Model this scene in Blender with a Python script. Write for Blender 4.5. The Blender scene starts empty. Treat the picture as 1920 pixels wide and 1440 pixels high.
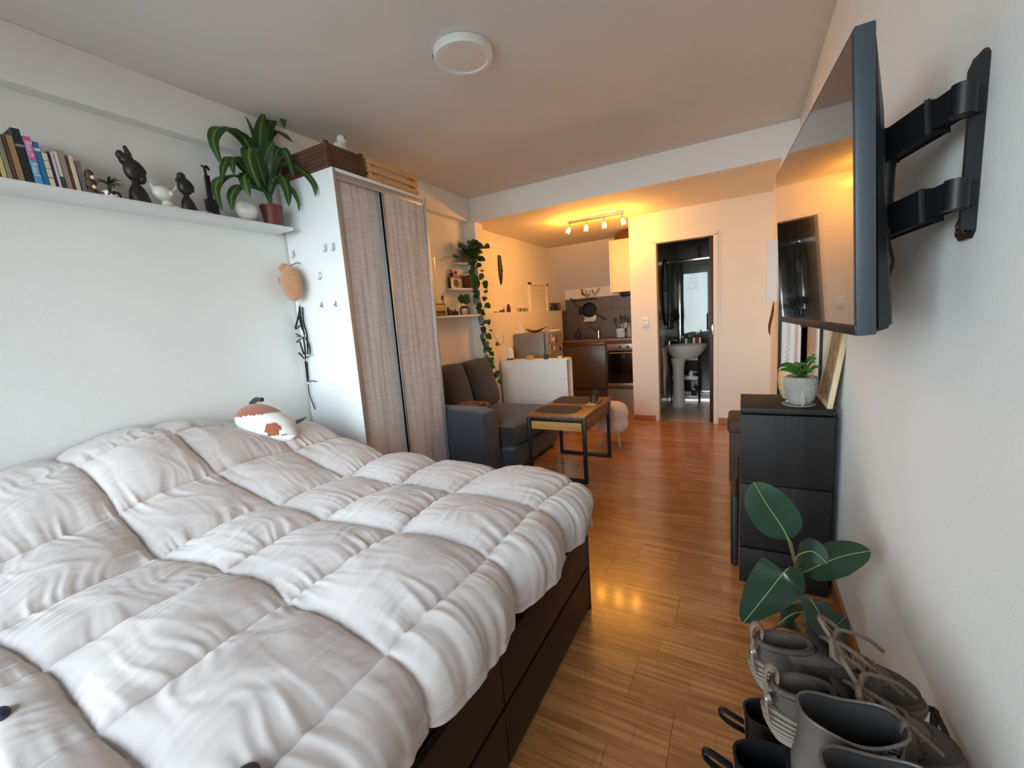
import bpy, bmesh, math, random
import numpy as np
from mathutils import Vector, Matrix, noise as mnoise
random.seed(7)
SC = bpy.context.scene
COL = SC.collection
R_ = math.radians
# ------------------------------------------------------------------ camera
CAMP = Vector((0.0, 0.0, 1.3))
FPX = 790.0
RM = Matrix(((0.87886482, 0.00722347, -0.4770162),
             (0.47172949, -0.16236271, 0.86666581),
             (-0.0711893, -0.9867047, -0.1461024)))      # rows: world axes in lens axes (right, down, forward)
cam = bpy.data.cameras.new('camera'); cam.sensor_width = 36.0; cam.lens = FPX / 1920 * 36.0
cam.clip_start = 0.02; cam.clip_end = 400
cam_o = bpy.data.objects.new('camera', cam); COL.objects.link(cam_o)
_r = RM @ Vector((1, 0, 0)); _u = RM @ Vector((0, -1, 0)); _b = RM @ Vector((0, 0, -1))
cam_o.matrix_world = Matrix(((_r.x, _u.x, _b.x, CAMP.x), (_r.y, _u.y, _b.y, CAMP.y), (_r.z, _u.z, _b.z, CAMP.z), (0, 0, 0, 1)))
SC.camera = cam_o
SC.view_settings.view_transform = 'Standard'
SC.view_settings.look = 'None'
SC.view_settings.gamma = 1.0
SC.view_settings.use_curve_mapping = False
SC.view_settings.exposure = 0.0
# ------------------------------------------------------------------ sky and daylight
W = bpy.data.worlds.new('sky'); SC.world = W; W.use_nodes = True
nt = W.node_tree; nt.nodes.clear()
wo = nt.nodes.new('ShaderNodeOutputWorld'); bg = nt.nodes.new('ShaderNodeBackground')
tc = nt.nodes.new('ShaderNodeTexCoord'); sep = nt.nodes.new('ShaderNodeSeparateXYZ'); cr = nt.nodes.new('ShaderNodeValToRGB')
cr.color_ramp.elements[0].position = 0.0; cr.color_ramp.elements[0].color = (0.90, 0.955, 1.0, 1)
cr.color_ramp.elements[1].position = 0.8; cr.color_ramp.elements[1].color = (0.58, 0.78, 1.0, 1)
nt.links.new(tc.outputs['Generated'], sep.inputs[0]); nt.links.new(sep.outputs['Z'], cr.inputs[0])
nt.links.new(cr.outputs[0], bg.inputs[0]); nt.links.new(bg.outputs[0], wo.inputs[0])
SKY = 14.5
bg.inputs[1].default_value = SKY
# window opening in the wall behind the lens
WX0, WX1, WZ0, WZ1, YB = -2.55, 0.02, 0.12, 2.38, -0.95
pl = bpy.data.lights.new('window_portal', 'AREA'); pl.shape = 'RECTANGLE'; pl.size = WX1 - WX0; pl.size_y = WZ1 - WZ0
pl.cycles.is_portal = True
plo = bpy.data.objects.new('window_portal', pl); COL.objects.link(plo)
plo.location = ((WX0 + WX1) / 2, YB - 0.13, (WZ0 + WZ1) / 2); plo.rotation_euler = (R_(90), 0, 0)
SC.cycles.max_bounces = 10; SC.cycles.diffuse_bounces = 6; SC.cycles.glossy_bounces = 4
SC.cycles.transmission_bounces = 6; SC.cycles.transparent_max_bounces = 8
SC.cycles.sample_clamp_indirect = 8.0
SC.cycles.caustics_reflective = False; SC.cycles.caustics_refractive = False
TRACK_W = 9.0

# ------------------------------------------------------------------ helpers
def PX(px, py, x=None, y=None, z=None):
    """point of the room seen at a picture point, on a plane x=, y= or z="""
    d = RM @ Vector((px - 960, py - 720, FPX))
    if x is not None: t = (x - CAMP.x) / d.x
    elif y is not None: t = (y - CAMP.y) / d.y
    else: t = (z - CAMP.z) / d.z
    return CAMP + d * t
def S(r, g=None, b=None):
    if g is None: g = b = r
    f = lambda c: (c / 255 / 12.92) if c / 255 <= 0.04045 else ((c / 255 + 0.055) / 1.055) ** 2.4
    return (f(r), f(g), f(b), 1.0)
MATS = {}
def mat(name, col, rough=0.6, metal=0.0, var=0.0, vs=8.0, bump=0.0, bs=60.0, coat=0.0, emit=0.0, ecol=None,
        trans=0.0, sheen=0.0, spec=0.5, stretch=(1, 1, 1), col2=None, sub=0.0, alpha=1.0, detail=6.0, sharp=0.5):
    m = bpy.data.materials.new(name); m.use_nodes = True; MATS[name] = m
    nt = m.node_tree; P = nt.nodes['Principled BSDF']
    P.inputs['Base Color'].default_value = col; P.inputs['Roughness'].default_value = rough
    P.inputs['Metallic'].default_value = metal; P.inputs['Coat Weight'].default_value = coat
    P.inputs['Coat Roughness'].default_value = 0.08
    P.inputs['Specular IOR Level'].default_value = spec
    P.inputs['Transmission Weight'].default_value = trans; P.inputs['Alpha'].default_value = alpha
    if sheen: P.inputs['Sheen Weight'].default_value = sheen; P.inputs['Sheen Roughness'].default_value = 0.5
    if sub: P.inputs['Subsurface Weight'].default_value = sub; P.inputs['Subsurface Scale'].default_value = 0.02
    if emit: P.inputs['Emission Strength'].default_value = emit; P.inputs['Emission Color'].default_value = ecol or col
    if var or bump or col2:
        tc = nt.nodes.new('ShaderNodeTexCoord'); mp = nt.nodes.new('ShaderNodeMapping')
        mp.inputs['Scale'].default_value = stretch; nt.links.new(tc.outputs['Object'], mp.inputs[0])
    if var or col2:
        n = nt.nodes.new('ShaderNodeTexNoise'); n.inputs['Scale'].default_value = vs; n.inputs['Detail'].default_value = detail
        nt.links.new(mp.outputs[0], n.inputs['Vector'])
        r = nt.nodes.new('ShaderNodeValToRGB'); r.color_ramp.elements[0].position = 0.5 - sharp * .4; r.color_ramp.elements[1].position = 0.5 + sharp * .4
        c2 = col2 or tuple(max(0, c * (1 - var)) for c in col[:3]) + (1,)
        r.color_ramp.elements[0].color = c2; r.color_ramp.elements[1].color = tuple(min(1, c * (1 + (0 if col2 else var * .5))) for c in col[:3]) + (1,)
        nt.links.new(n.outputs['Fac'], r.inputs[0]); nt.links.new(r.outputs[0], P.inputs['Base Color'])
    if bump:
        n2 = nt.nodes.new('ShaderNodeTexNoise'); n2.inputs['Scale'].default_value = bs; n2.inputs['Detail'].default_value = 4
        nt.links.new(mp.outputs[0], n2.inputs['Vector'])
        b = nt.nodes.new('ShaderNodeBump'); b.inputs['Strength'].default_value = bump; b.inputs['Distance'].default_value = 0.01
        nt.links.new(n2.outputs['Fac'], b.inputs['Height']); nt.links.new(b.outputs[0], P.inputs['Normal'])
    return m
def BM(): return bmesh.new()
def box(bm, x0, x1, y0, y1, z0, z1, bev=0.0, seg=2, M=None):
    g = bmesh.ops.create_cube(bm, size=1.0)
    vs = g['verts']
    for v in vs:
        v.co = Vector((x0 + (v.co.x + .5) * (x1 - x0), y0 + (v.co.y + .5) * (y1 - y0), z0 + (v.co.z + .5) * (z1 - z0)))
    if M is not None:
        for v in vs: v.co = M @ v.co
    if bev > 0:
        es = list({e for v in vs for e in v.link_edges})
        bmesh.ops.bevel(bm, geom=es, offset=bev, segments=seg, profile=0.5, affect='EDGES')
    return bm
def ring_frame(d):
    d = d.normalized()
    a = Vector((0, 0, 1)) if abs(d.z) < .9 else Vector((1, 0, 0))
    u = d.cross(a).normalized(); return u, d.cross(u).normalized()
def tube(bm, pts, r, n=10, cap=True, flat=1.0):
    pts = [Vector(p) for p in pts]; k = len(pts)
    rs = r if isinstance(r, (list, tuple)) else [r] * k
    rings = []; u = None
    for i, p in enumerate(pts):
        d = (pts[min(i + 1, k - 1)] - pts[max(i - 1, 0)])
        if d.length < 1e-9: d = Vector((0, 0, 1))
        d.normalize()
        if u is None: u, w = ring_frame(d)
        else:
            u = (u - d * u.dot(d))
            if u.length < 1e-6: u, w = ring_frame(d)
            u.normalize(); w = d.cross(u)
        rings.append([bm.verts.new(p + (u * math.cos(2 * math.pi * j / n) + w * math.sin(2 * math.pi * j / n) * flat) * rs[i]) for j in range(n)])
    for a, b in zip(rings, rings[1:]):
        for j in range(n): bm.faces.new((a[j], a[(j + 1) % n], b[(j + 1) % n], b[j]))
    if cap:
        bm.faces.new(list(reversed(rings[0]))); bm.faces.new(rings[-1])
    return bm
def lathe(bm, prof, c=(0, 0, 0), n=24, sx=1.0, sy=1.0, M=None, fn=None):
    c = Vector(c); rings = []
    for r, z in prof:
        ring = []
        for j in range(n):
            a = 2 * math.pi * j / n
            p = Vector((math.cos(a) * r * sx, math.sin(a) * r * sy, z))
            if fn: p = fn(p, a, z)
            if M is not None: p = M @ p
            ring.append(bm.verts.new(c + p))
        rings.append(ring)
    for a, b in zip(rings, rings[1:]):
        for j in range(n): bm.faces.new((a[j], a[(j + 1) % n], b[(j + 1) % n], b[j]))
    if prof[0][0] > 1e-5: bm.faces.new(list(reversed(rings[0])))
    if prof[-1][0] > 1e-5: bm.faces.new(rings[-1])
    bmesh.ops.remove_doubles(bm, verts=bm.verts, dist=1e-6)
    return bm
def ell(bm, c, rad, nu=20, nv=12, M=None, fn=None):
    prof = [(math.sin(math.pi * i / nv), -math.cos(math.pi * i / nv)) for i in range(nv + 1)]
    b2 = BM(); lathe(b2, prof, n=nu)
    for v in b2.verts:
        p = Vector((v.co.x * rad[0], v.co.y * rad[1], v.co.z * rad[2]))
        if fn: p = fn(p, v.co)
        if M is not None: p = M @ p
        v.co = p + Vector(c)
    join(bm, b2); return bm
def join(bm, b2):
    me = bpy.data.meshes.new('t'); b2.to_mesh(me); bm.from_mesh(me); bpy.data.meshes.remove(me); b2.free(); return bm
def prism(bm, pts, d):
    """extrude a closed 3-D outline by the vector d"""
    d = Vector(d); a = [bm.verts.new(Vector(p)) for p in pts]; b = [bm.verts.new(Vector(p) + d) for p in pts]
    n = len(a); bm.faces.new(a); bm.faces.new(list(reversed(b)))
    for i in range(n): bm.faces.new((a[i], b[i], b[(i + 1) % n], a[(i + 1) % n]))
    bmesh.ops.recalc_face_normals(bm, faces=bm.faces); return bm
def smoothpath(pts, k=6):
    P = [Vector(p) for p in pts]; P = [P[0] * 2 - P[1]] + P + [P[-1] * 2 - P[-2]]; out = []
    for i in range(1, len(P) - 2):
        for j in range(k):
            t = j / k; a, b, c, d = P[i - 1], P[i], P[i + 1], P[i + 2]
            out.append(.5 * ((2 * b) + (-a + c) * t + (2 * a - 5 * b + 4 * c - d) * t * t + (-a + 3 * b - 3 * c + d) * t ** 3))
    out.append(P[-2]); return out
def leaf(bm, path, width, side=None, fold=0.25, shape=None, k=5, droop=0.0, wave=0.0, thick=0.0006):
    """blade along a path: half-width profile, V fold at the midrib; two-sided solid"""
    P = smoothpath(path, k); n = len(P)
    shape = shape or (lambda t: math.sin(math.pi * min(1, t * .96 + .04)) ** .75)
    rows = []
    for i, p in enumerate(P):
        t = i / (n - 1); d = (P[min(i + 1, n - 1)] - P[max(i - 1, 0)]).normalized()
        s = Vector(side) if side is not None else d.cross(Vector((0, 0, 1)))
        s = s - d * s.dot(d)
        if s.length < 1e-4: s = d.orthogonal()
        s.normalize(); up = s.cross(d)
        w = width * max(0.02, shape(t)); row = []
        for q in (-1, -.5, 0, .5, 1):
            row.append(bm.verts.new(p + s * (w * q) + up * (abs(q) * w * fold - q * q * w * droop + wave * w * math.sin(t * 17 + q * 2) * abs(q))))
        rows.append(row)
    for a, b in zip(rows, rows[1:]):
        for j in range(4): bm.faces.new((a[j], a[j + 1], b[j + 1], b[j]))
    return bm
MW = {}
def thing(name, label, cat, loc=(0, 0, 0), rotz=0.0, group=None, M=None):
    o = bpy.data.objects.new(name, None); COL.objects.link(o); o.empty_display_size = 0.05
    m = M.copy() if M is not None else Matrix.Translation(Vector(loc)) @ Matrix.Rotation(rotz, 4, 'Z')
    o.matrix_world = m; MW[o.name] = m
    o['label'] = label; o['category'] = cat
    if group: o['group'] = group
    return o
def obj(name, bm, m, parent=None, world=True, smooth=35, label=None, cat=None, group=None, kind=None, loc=None, rot=None, recalc=True):
    """ONE mesh object. world=True: the mesh is given in room coordinates"""
    if recalc: bmesh.ops.recalc_face_normals(bm, faces=bm.faces)
    me = bpy.data.meshes.new(name); bm.to_mesh(me); bm.free()
    if isinstance(m, (list, tuple)):
        for q in m: me.materials.append(MATS[q])
    else: me.materials.append(MATS[m])
    if smooth:
        me.shade_smooth(); me.set_sharp_from_angle(angle=R_(smooth))
    o = bpy.data.objects.new(name, me); COL.objects.link(o)
    if parent is not None:
        o.parent = parent; pm = MW[parent.name]
        if world: me.transform(pm.inverted())
        MW[o.name] = pm
        if loc is not None: o.location = loc; MW[o.name] = pm @ Matrix.Translation(Vector(loc))
    else:
        if world:
            xs = [v.co for v in me.vertices]
            c = Vector((sum(v.x for v in xs) / len(xs), sum(v.y for v in xs) / len(xs), min(v.z for v in xs)))
            me.transform(Matrix.Translation(-c)); o.location = c; MW[o.name] = Matrix.Translation(c)
        else:
            mm = Matrix.Translation(Vector(loc or (0, 0, 0)))
            if rot is not None: mm = mm @ rot
            o.matrix_world = mm; MW[o.name] = mm
    if label: o['label'] = label
    if cat: o['category'] = cat
    if group: o['group'] = group
    if kind: o['kind'] = kind
    return o
def part_copy(o, parent=None, M=None):
    c = o.copy(); COL.objects.link(c); c.parent = parent
    return c
def struct(name, bm, m, label=None, smooth=0):
    return obj(name, bm, m, kind='structure', label=label, smooth=smooth)

# ------------------------------------------------------------------ materials
mat('wall_paint', S(238, 238, 234), .75, var=.02, vs=3, bump=.06, bs=120)
mat('ceiling_paint', S(226, 222, 216), .8, var=.02, vs=2, bump=.05, bs=140)
mat('kitchen_paint', S(236, 230, 216), .75, var=.02, vs=3, bump=.05, bs=120)
mat('white_melamine', S(232, 236, 236), .42, var=.01, vs=2)
mat('white_gloss', S(235, 235, 232), .3)
mat('white_wood', S(232, 232, 228), .5, var=.03, vs=6)
mat('grout_dark', S(60, 45, 32), .8)
mat('skirting', S(176, 112, 66), .4, var=.2, vs=6, stretch=(1, 1, 6))
mat('alu', S(190, 192, 194), .35, metal=.9)
mat('chrome', S(215, 215, 215), .15, metal=1.0)
mat('steel', S(170, 165, 160), .35, metal=.85, var=.1, vs=5, stretch=(1, 1, 20))
mat('black_metal', S(26, 27, 30), .45, metal=.3)
mat('black_plastic', S(28, 30, 33), .42)
mat('tv_side', S(52, 60, 68), .45)
mat('tv_screen', S(14, 13, 12), .012, coat=.6, spec=.8)
mat('black_wood', S(32, 29, 28), .6, spec=.3, var=.35, vs=5, stretch=(3, 3, .3), bump=.15, bs=30)
mat('bed_wood', S(30, 19, 14), .42, var=.25, vs=5, stretch=(4, .4, 4))
mat('bed_edge', S(120, 92, 40), .5, var=.2)
mat('mattress_cloth', S(225, 222, 215), .85, bump=.1, bs=200)
mat('sofa_cloth', S(56, 58, 66), .95, var=.25, vs=260, bump=.35, bs=500, sheen=.3)
mat('sofa_cushion', S(46, 43, 45), .95, var=.25, vs=240, bump=.35, bs=480, sheen=.3)
mat('brown_cloth', S(110, 62, 38), .9, var=.4, vs=40, bump=.3, bs=200, sheen=.4)
mat('rust_pattern', S(150, 84, 48), .9, col2=S(70, 40, 28), vs=38, bump=.3, bs=150, sharp=.25)
mat('table_wood', S(142, 88, 52), .4, var=.45, vs=4, stretch=(10, 1, 8), bump=.08, bs=20)
mat('table_wood_light', S(196, 140, 72), .45, var=.25, vs=4, stretch=(1, 10, 10))
mat('placemat', S(62, 56, 50), .8, bump=.4, bs=300, var=.15, vs=100)
mat('fleece', S(226, 216, 200), 1.0, var=.12, vs=40, bump=.5, bs=120, sheen=.6)
mat('beech', S(205, 165, 112), .5, var=.2, vs=5, stretch=(1, 1, 8))
mat('pine', S(208, 162, 104), .55, var=.25, vs=4, stretch=(8, 1, 8), bump=.05, bs=40)
mat('pale_wood', S(196, 178, 142), .6, var=.25, vs=5, stretch=(6, 6, 1))
mat('brown_wood', S(92, 62, 44), .6, var=.4, vs=5, stretch=(1, 1, 9), bump=.15, bs=40)
mat('ebony', S(38, 33, 32), .42, var=.3, vs=12, bump=.3, bs=60)
mat('ceramic_white', S(226, 224, 218), .3)
mat('basin_white', S(205, 205, 200), .22)
mat('maroon_pot', S(112, 52, 44), .5, var=.1)
mat('terracotta', S(150, 96, 62), .7, var=.2)
mat('soil', S(50, 36, 26), .95, var=.4, vs=40, bump=.8, bs=60)
mat('concrete', S(152, 148, 141), .85, var=.15, vs=14, bump=.25, bs=90)
mat('leaf_dark', S(40, 72, 34), .38, var=.25, vs=6)
mat('leaf_mid', S(52, 92, 38), .4, var=.3, vs=14)
mat('leaf_fresh', S(54, 100, 40), .4, var=.3, vs=10)
mat('leaf_stripe', S(96, 130, 46), .42, var=.25, vs=30)
mat('rubber_leaf', S(36, 58, 44), .28, var=.2, vs=5, stretch=(1, 1, 1), coat=.25)
mat('rubber_rib', S(128, 140, 96), .5)
mat('stem', S(96, 84, 50), .6, var=.2)
mat('green_stem', S(86, 110, 56), .5)
mat('book_paper', S(226, 214, 188), .85, var=.08, vs=60, stretch=(1, 20, 1))
mat('grey_paint', S(104, 100, 96), .5)
mat('cabinet_grey', S(86, 78, 71), .32, var=.05)
mat('counter', S(120, 104, 92), .3, var=.15, vs=60)
mat('red_wood', S(108, 56, 36), .4, var=.3, vs=4, stretch=(1, 8, 8))
mat('tile_grey', S(106, 100, 95), .3, var=.05, vs=3)
mat('tile_bath', S(150, 146, 140), .22, var=.08, vs=3)
mat('tile_floor', S(186, 174, 158), .3, var=.08, vs=3)
mat('tile_kfloor', S(140, 120, 96), .4, var=.1, vs=3)
mat('grout', S(96, 92, 88), .9)
mat('oven_glass', S(12, 11, 11), .08, coat=.5)
mat('fridge_paint', S(124, 121, 116), .4, var=.04)
mat('dark_brown', S(58, 34, 30), .5, var=.2, vs=6, stretch=(1, 1, 6))
mat('fur_tan', S(190, 138, 92), 1.0, var=.2, vs=60, bump=.6, bs=220, sheen=.6)
mat('plush_white', S(236, 234, 228), .95, var=.04, vs=30, bump=.3, bs=300, sheen=.5)
mat('plush_brown', S(160, 92, 62), .95, var=.15, vs=30, bump=.3, bs=300, sheen=.5)
mat('plush_black', S(44, 42, 46), .95, bump=.3, bs=300, sheen=.4)
mat('strap_black', S(28, 28, 30), .6, bump=.2, bs=300)
mat('shoe_taupe', S(98, 85, 76), .85, var=.18, vs=30, bump=.3, bs=260)
mat('shoe_taupe_dark', S(72, 62, 56), .8, var=.15, vs=40, bump=.25, bs=200)
mat('shoe_sole', S(122, 110, 97), .7, var=.1, vs=20)
mat('lace', S(124, 104, 88), .9, bump=.5, bs=400)
mat('boot_leather', S(86, 80, 76), .42, var=.12, vs=25, bump=.12, bs=180)
mat('boot_inside', S(46, 42, 40), .9)
mat('black_leather', S(24, 24, 28), .42, var=.15, vs=20, bump=.12, bs=160)
mat('wicker', S(120, 74, 34), .8, var=.4, vs=60, bump=.6, bs=120)
mat('paper_white', S(238, 234, 226), .8)
mat('opal', S(232, 226, 214), .35, sub=.0)
mat('ottoman', S(72, 56, 48), .7, var=.15, vs=30, bump=.15, bs=200)
mat('towel', S(196, 186, 182), .95, bump=.5, bs=300, sheen=.4)
mat('towel_pink', S(186, 160, 154), .95, bump=.5, bs=300, sheen=.4)
mat('blue_bottle', S(60, 62, 120), .35)
mat('red_cap', S(120, 40, 34), .4)
mat('yellow_bowl', S(206, 160, 56), .4)
mat('dark_cup', S(52, 54, 58), .4)
mat('radio_face', S(206, 170, 84), .4, var=.1)
mat('cream', S(236, 222, 190), .5)
mat('pink', S(226, 150, 160), .6)
mat('navy', S(36, 40, 66), .6)
mat('red', S(176, 44, 40), .5)
mat('white_plain', S(240, 240, 238), .5)
mat('dark_mark', S(50, 50, 52), .6)
mat('rubber_black', S(18, 18, 19), .75)
mat('spring_white', S(228, 224, 216), .45)
mat('door_beige', S(206, 190, 172), .5)
mat('asphalt', S(120, 118, 112), .9, var=.15, vs=1)
mat('facade', S(206, 198, 184), .85, var=.06, vs=1)
mat('bark', S(86, 70, 58), .9, var=.2)
mat('bulb', S(255, 214, 140), .3, emit=26.0, ecol=(1.0, .46, .08, 1))
mat('wardrobe_wood', S(168, 160, 156), .6, var=.2)
mat('laminate', S(176, 116, 62), .22)
mat('duvet', S(203, 193, 188), .85)
def thin_glass(name, tint, refl=0.06):
    m = bpy.data.materials.new(name); m.use_nodes = True; MATS[name] = m; nt = m.node_tree; nt.nodes.clear()
    o = nt.nodes.new('ShaderNodeOutputMaterial'); a = nt.nodes.new('ShaderNodeBsdfTransparent'); g = nt.nodes.new('ShaderNodeBsdfGlossy')
    f = nt.nodes.new('ShaderNodeFresnel'); f.inputs[0].default_value = 1.5
    x = nt.nodes.new('ShaderNodeMixShader'); ad = nt.nodes.new('ShaderNodeMath'); ad.operation = 'ADD'; ad.inputs[1].default_value = refl; ad.use_clamp = True
    a.inputs[0].default_value = tint; g.inputs['Roughness'].default_value = 0.0
    nt.links.new(f.outputs[0], ad.inputs[0]); nt.links.new(ad.outputs[0], x.inputs[0])
    nt.links.new(a.outputs[0], x.inputs[1]); nt.links.new(g.outputs[0], x.inputs[2]); nt.links.new(x.outputs[0], o.inputs[0])
thin_glass('window_glass', (.96, .98, .98, 1), 0.0)
thin_glass('shower_glass', (.78, .82, .81, 1), .0)
thin_glass('clear_glass', (.88, .92, .90, 1), .04)
mat('mirror', S(200, 205, 205), .02, metal=1.0)
# weathered grey wood of the wardrobe doors: vertical planks, darker streaks, fine cross saw marks
def build_wardrobe_wood():
    m = MATS['wardrobe_wood']; nt = m.node_tree; P = nt.nodes['Principled BSDF']
    for n in list(nt.nodes):
        if n.type not in ('BSDF_PRINCIPLED', 'OUTPUT_MATERIAL'): nt.nodes.remove(n)
    L = nt.links.new
    tc = nt.nodes.new('ShaderNodeTexCoord')
    def nz(scale, st, det=5):
        mp = nt.nodes.new('ShaderNodeMapping'); mp.inputs['Scale'].default_value = st; L(tc.outputs['Object'], mp.inputs[0])
        n = nt.nodes.new('ShaderNodeTexNoise'); n.inputs['Scale'].default_value = scale; n.inputs['Detail'].default_value = det; L(mp.outputs[0], n.inputs['Vector']); return n
    def ramp(src, p0, c0, p1, c1):
        r = nt.nodes.new('ShaderNodeValToRGB'); r.color_ramp.elements[0].position = p0; r.color_ramp.elements[0].color = c0
        r.color_ramp.elements[1].position = p1; r.color_ramp.elements[1].color = c1; L(src.outputs['Fac'], r.inputs[0]); return r
    def mul(a, b, f=1.0):
        x = nt.nodes.new('ShaderNodeMixRGB'); x.blend_type = 'MULTIPLY'; x.inputs[0].default_value = f; L(a.outputs[0], x.inputs[1]); L(b.outputs[0], x.inputs[2]); return x
    base = ramp(nz(1.6, (1, 6, .7)), .3, S(200, 196, 195), .7, S(224, 220, 218))
    st = ramp(nz(3.0, (1, 13, .55), 10), .38, S(198, 194, 193), .50, S(255, 255, 255))
    saw = ramp(nz(9, (1, 1.2, 34), 2), .36, S(206, 203, 202), .52, S(255, 255, 255))
    sp = nt.nodes.new('ShaderNodeSeparateXYZ'); L(tc.outputs['Object'], sp.inputs[0])
    m1 = nt.nodes.new('ShaderNodeMath'); m1.operation = 'MULTIPLY'; m1.inputs[1].default_value = 7.4; L(sp.outputs['Y'], m1.inputs[0])
    m2 = nt.nodes.new('ShaderNodeMath'); m2.operation = 'FRACT'; L(m1.outputs[0], m2.inputs[0])
    pr = nt.nodes.new('ShaderNodeValToRGB'); L(m2.outputs[0], pr.inputs[0])
    pr.color_ramp.elements[0].position = .0; pr.color_ramp.elements[0].color = S(186, 182, 182); pr.color_ramp.elements[1].position = .035; pr.color_ramp.elements[1].color = (1, 1, 1, 1)
    x = mul(mul(mul(base, st, .5), saw, .6), pr, .9); L(x.outputs[0], P.inputs['Base Color'])
build_wardrobe_wood()
# laminate: three strips printed on each board, tone per strip and per board
def build_laminate():
    m = MATS['laminate']; nt = m.node_tree; P = nt.nodes['Principled BSDF']; L = nt.links.new
    tc = nt.nodes.new('ShaderNodeTexCoord'); oi = nt.nodes.new('ShaderNodeObjectInfo')
    br = nt.nodes.new('ShaderNodeTexBrick'); br.offset = .37; br.inputs['Scale'].default_value = 1.0
    br.inputs['Brick Width'].default_value = .42; br.inputs['Row Height'].default_value = .0672; br.inputs['Mortar Size'].default_value = 0.0008
    br.inputs['Color1'].default_value = S(200, 142, 86); br.inputs['Color2'].default_value = S(174, 116, 66); br.inputs['Mortar'].default_value = S(146, 92, 50); br.inputs['Bias'].default_value = 0.0
    add = nt.nodes.new('ShaderNodeVectorMath'); add.operation = 'ADD'; cb = nt.nodes.new('ShaderNodeCombineXYZ'); mm = nt.nodes.new('ShaderNodeMath'); mm.operation = 'MULTIPLY'; mm.inputs[1].default_value = 9.7
    L(oi.outputs['Random'], mm.inputs[0]); L(mm.outputs[0], cb.inputs[0]); L(tc.outputs['Object'], add.inputs[0]); L(cb.outputs[0], add.inputs[1]); L(add.outputs[0], br.inputs['Vector'])
    mp = nt.nodes.new('ShaderNodeMapping'); mp.inputs['Scale'].default_value = (1.2, 22, 1); L(add.outputs[0], mp.inputs[0])
    n = nt.nodes.new('ShaderNodeTexNoise'); n.inputs['Scale'].default_value = 3.0; n.inputs['Detail'].default_value = 7; n.inputs['Distortion'].default_value = .5; L(mp.outputs[0], n.inputs['Vector'])
    r = nt.nodes.new('ShaderNodeValToRGB'); r.color_ramp.elements[0].position = .32; r.color_ramp.elements[0].color = S(202, 191, 180); r.color_ramp.elements[1].position = .62; r.color_ramp.elements[1].color = (1, 1, 1, 1); L(n.outputs['Fac'], r.inputs[0])
    x = nt.nodes.new('ShaderNodeMixRGB'); x.blend_type = 'MULTIPLY'; x.inputs[0].default_value = 1; L(br.outputs[0], x.inputs[1]); L(r.outputs[0], x.inputs[2])
    L(x.outputs[0], P.inputs['Base Color']); P.inputs['Roughness'].default_value = .27; P.inputs['Coat Weight'].default_value = .35; P.inputs['Coat Roughness'].default_value = .12
build_laminate()
# duvet cotton: soft off-white with very fine crumple
def build_duvet():
    m = MATS['duvet']; nt = m.node_tree; P = nt.nodes['Principled BSDF']; L = nt.links.new
    tc = nt.nodes.new('ShaderNodeTexCoord'); n = nt.nodes.new('ShaderNodeTexNoise'); n.inputs['Scale'].default_value = 45; n.inputs['Detail'].default_value = 3; n.inputs['Distortion'].default_value = .3
    n2 = nt.nodes.new('ShaderNodeTexNoise'); n2.inputs['Scale'].default_value = 3; L(tc.outputs['Object'], n.inputs['Vector']); L(tc.outputs['Object'], n2.inputs['Vector'])
    b = nt.nodes.new('ShaderNodeBump'); b.inputs['Strength'].default_value = .10; b.inputs['Distance'].default_value = .006; L(n.outputs['Fac'], b.inputs['Height']); L(b.outputs[0], P.inputs['Normal'])
    P.inputs['Sheen Weight'].default_value = .15
build_duvet()

# ------------------------------------------------------------------ setting
XL, XR, YF, ZC, ZS, YS = -2.68, 0.375, 5.14, 2.636, 2.39, 4.04
YE = 5.16           # the laminate ends here
fl = BM(); box(fl, XL, XR, YB, YE, -.12, -.012); fl = struct('floor', fl, 'grout_dark')
W_ = .2015
rng = random.Random(3)
y0 = 1.481 - W_ * 13
k = 0
while y0 < YE - .01:
    ya, yb = max(y0, YB), min(y0 + W_, YE)
    if yb - ya > .01:
        row = round((y0 - 1.481) / W_)
        jx = {3: -.484, 2: -.597}.get(row, rng.uniform(-2.6, -1.4))
        while jx > XL: jx -= 1.19
        x = jx
        while x < XR - .01:
            a, b = max(x, XL), min(x + 1.19, XR)
            if b - a > .01:
                bm = BM(); cx, cy = (a + b) / 2, (ya + yb) / 2
                box(bm, a - cx + .0006, b - cx - .0006, ya - cy + .0007, yb - cy - .0007, -.011, 0)
                o = obj('floor_board', bm, 'laminate', fl, world=False, smooth=0)
                o.location = Vector((cx, cy, 0)) - fl.location
                o.rotation_euler = (R_(rng.uniform(-.12, .12)), R_(rng.uniform(-.02, .02)), 0)
            x += 1.19
    y0 += W_
# tiled floors of kitchen and bathroom
def tiled_floor(name, x0, x1, y0, y1, tx, ty, m, z=0.0, off=(0, 0)):
    bm = BM(); box(bm, x0, x1, y0, y1, -.12, z - .006); p = struct(name, bm, 'grout')
    x = x0 - off[0]
    while x < x1 - .005:
        y = y0 - off[1]
        while y < y1 - .005:
            a, b, c, d = max(x, x0), min(x + tx, x1), max(y, y0), min(y + ty, y1)
            if b - a > .01 and d - c > .01:
                bm = BM(); box(bm, a + .0015, b - .0015, c + .0015, d - .0015, z - .008, z)
                obj('floor_tile', bm, m, p, smooth=0)
            y += ty
        x += tx
    return p
tiled_floor('floor_kitchen', XL, -1.15, YE, 7.0, .33, .33, 'tile_kfloor')
tiled_floor('floor_bathroom', -.905, .20, YE, 6.39, .45, .45, 'tile_floor', off=(.33, .1))
bm = BM(); box(bm, XL - .1, XR + .1, YB - .1, YS, ZC, ZC + .1); struct('ceiling', bm, 'ceiling_paint')
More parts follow.
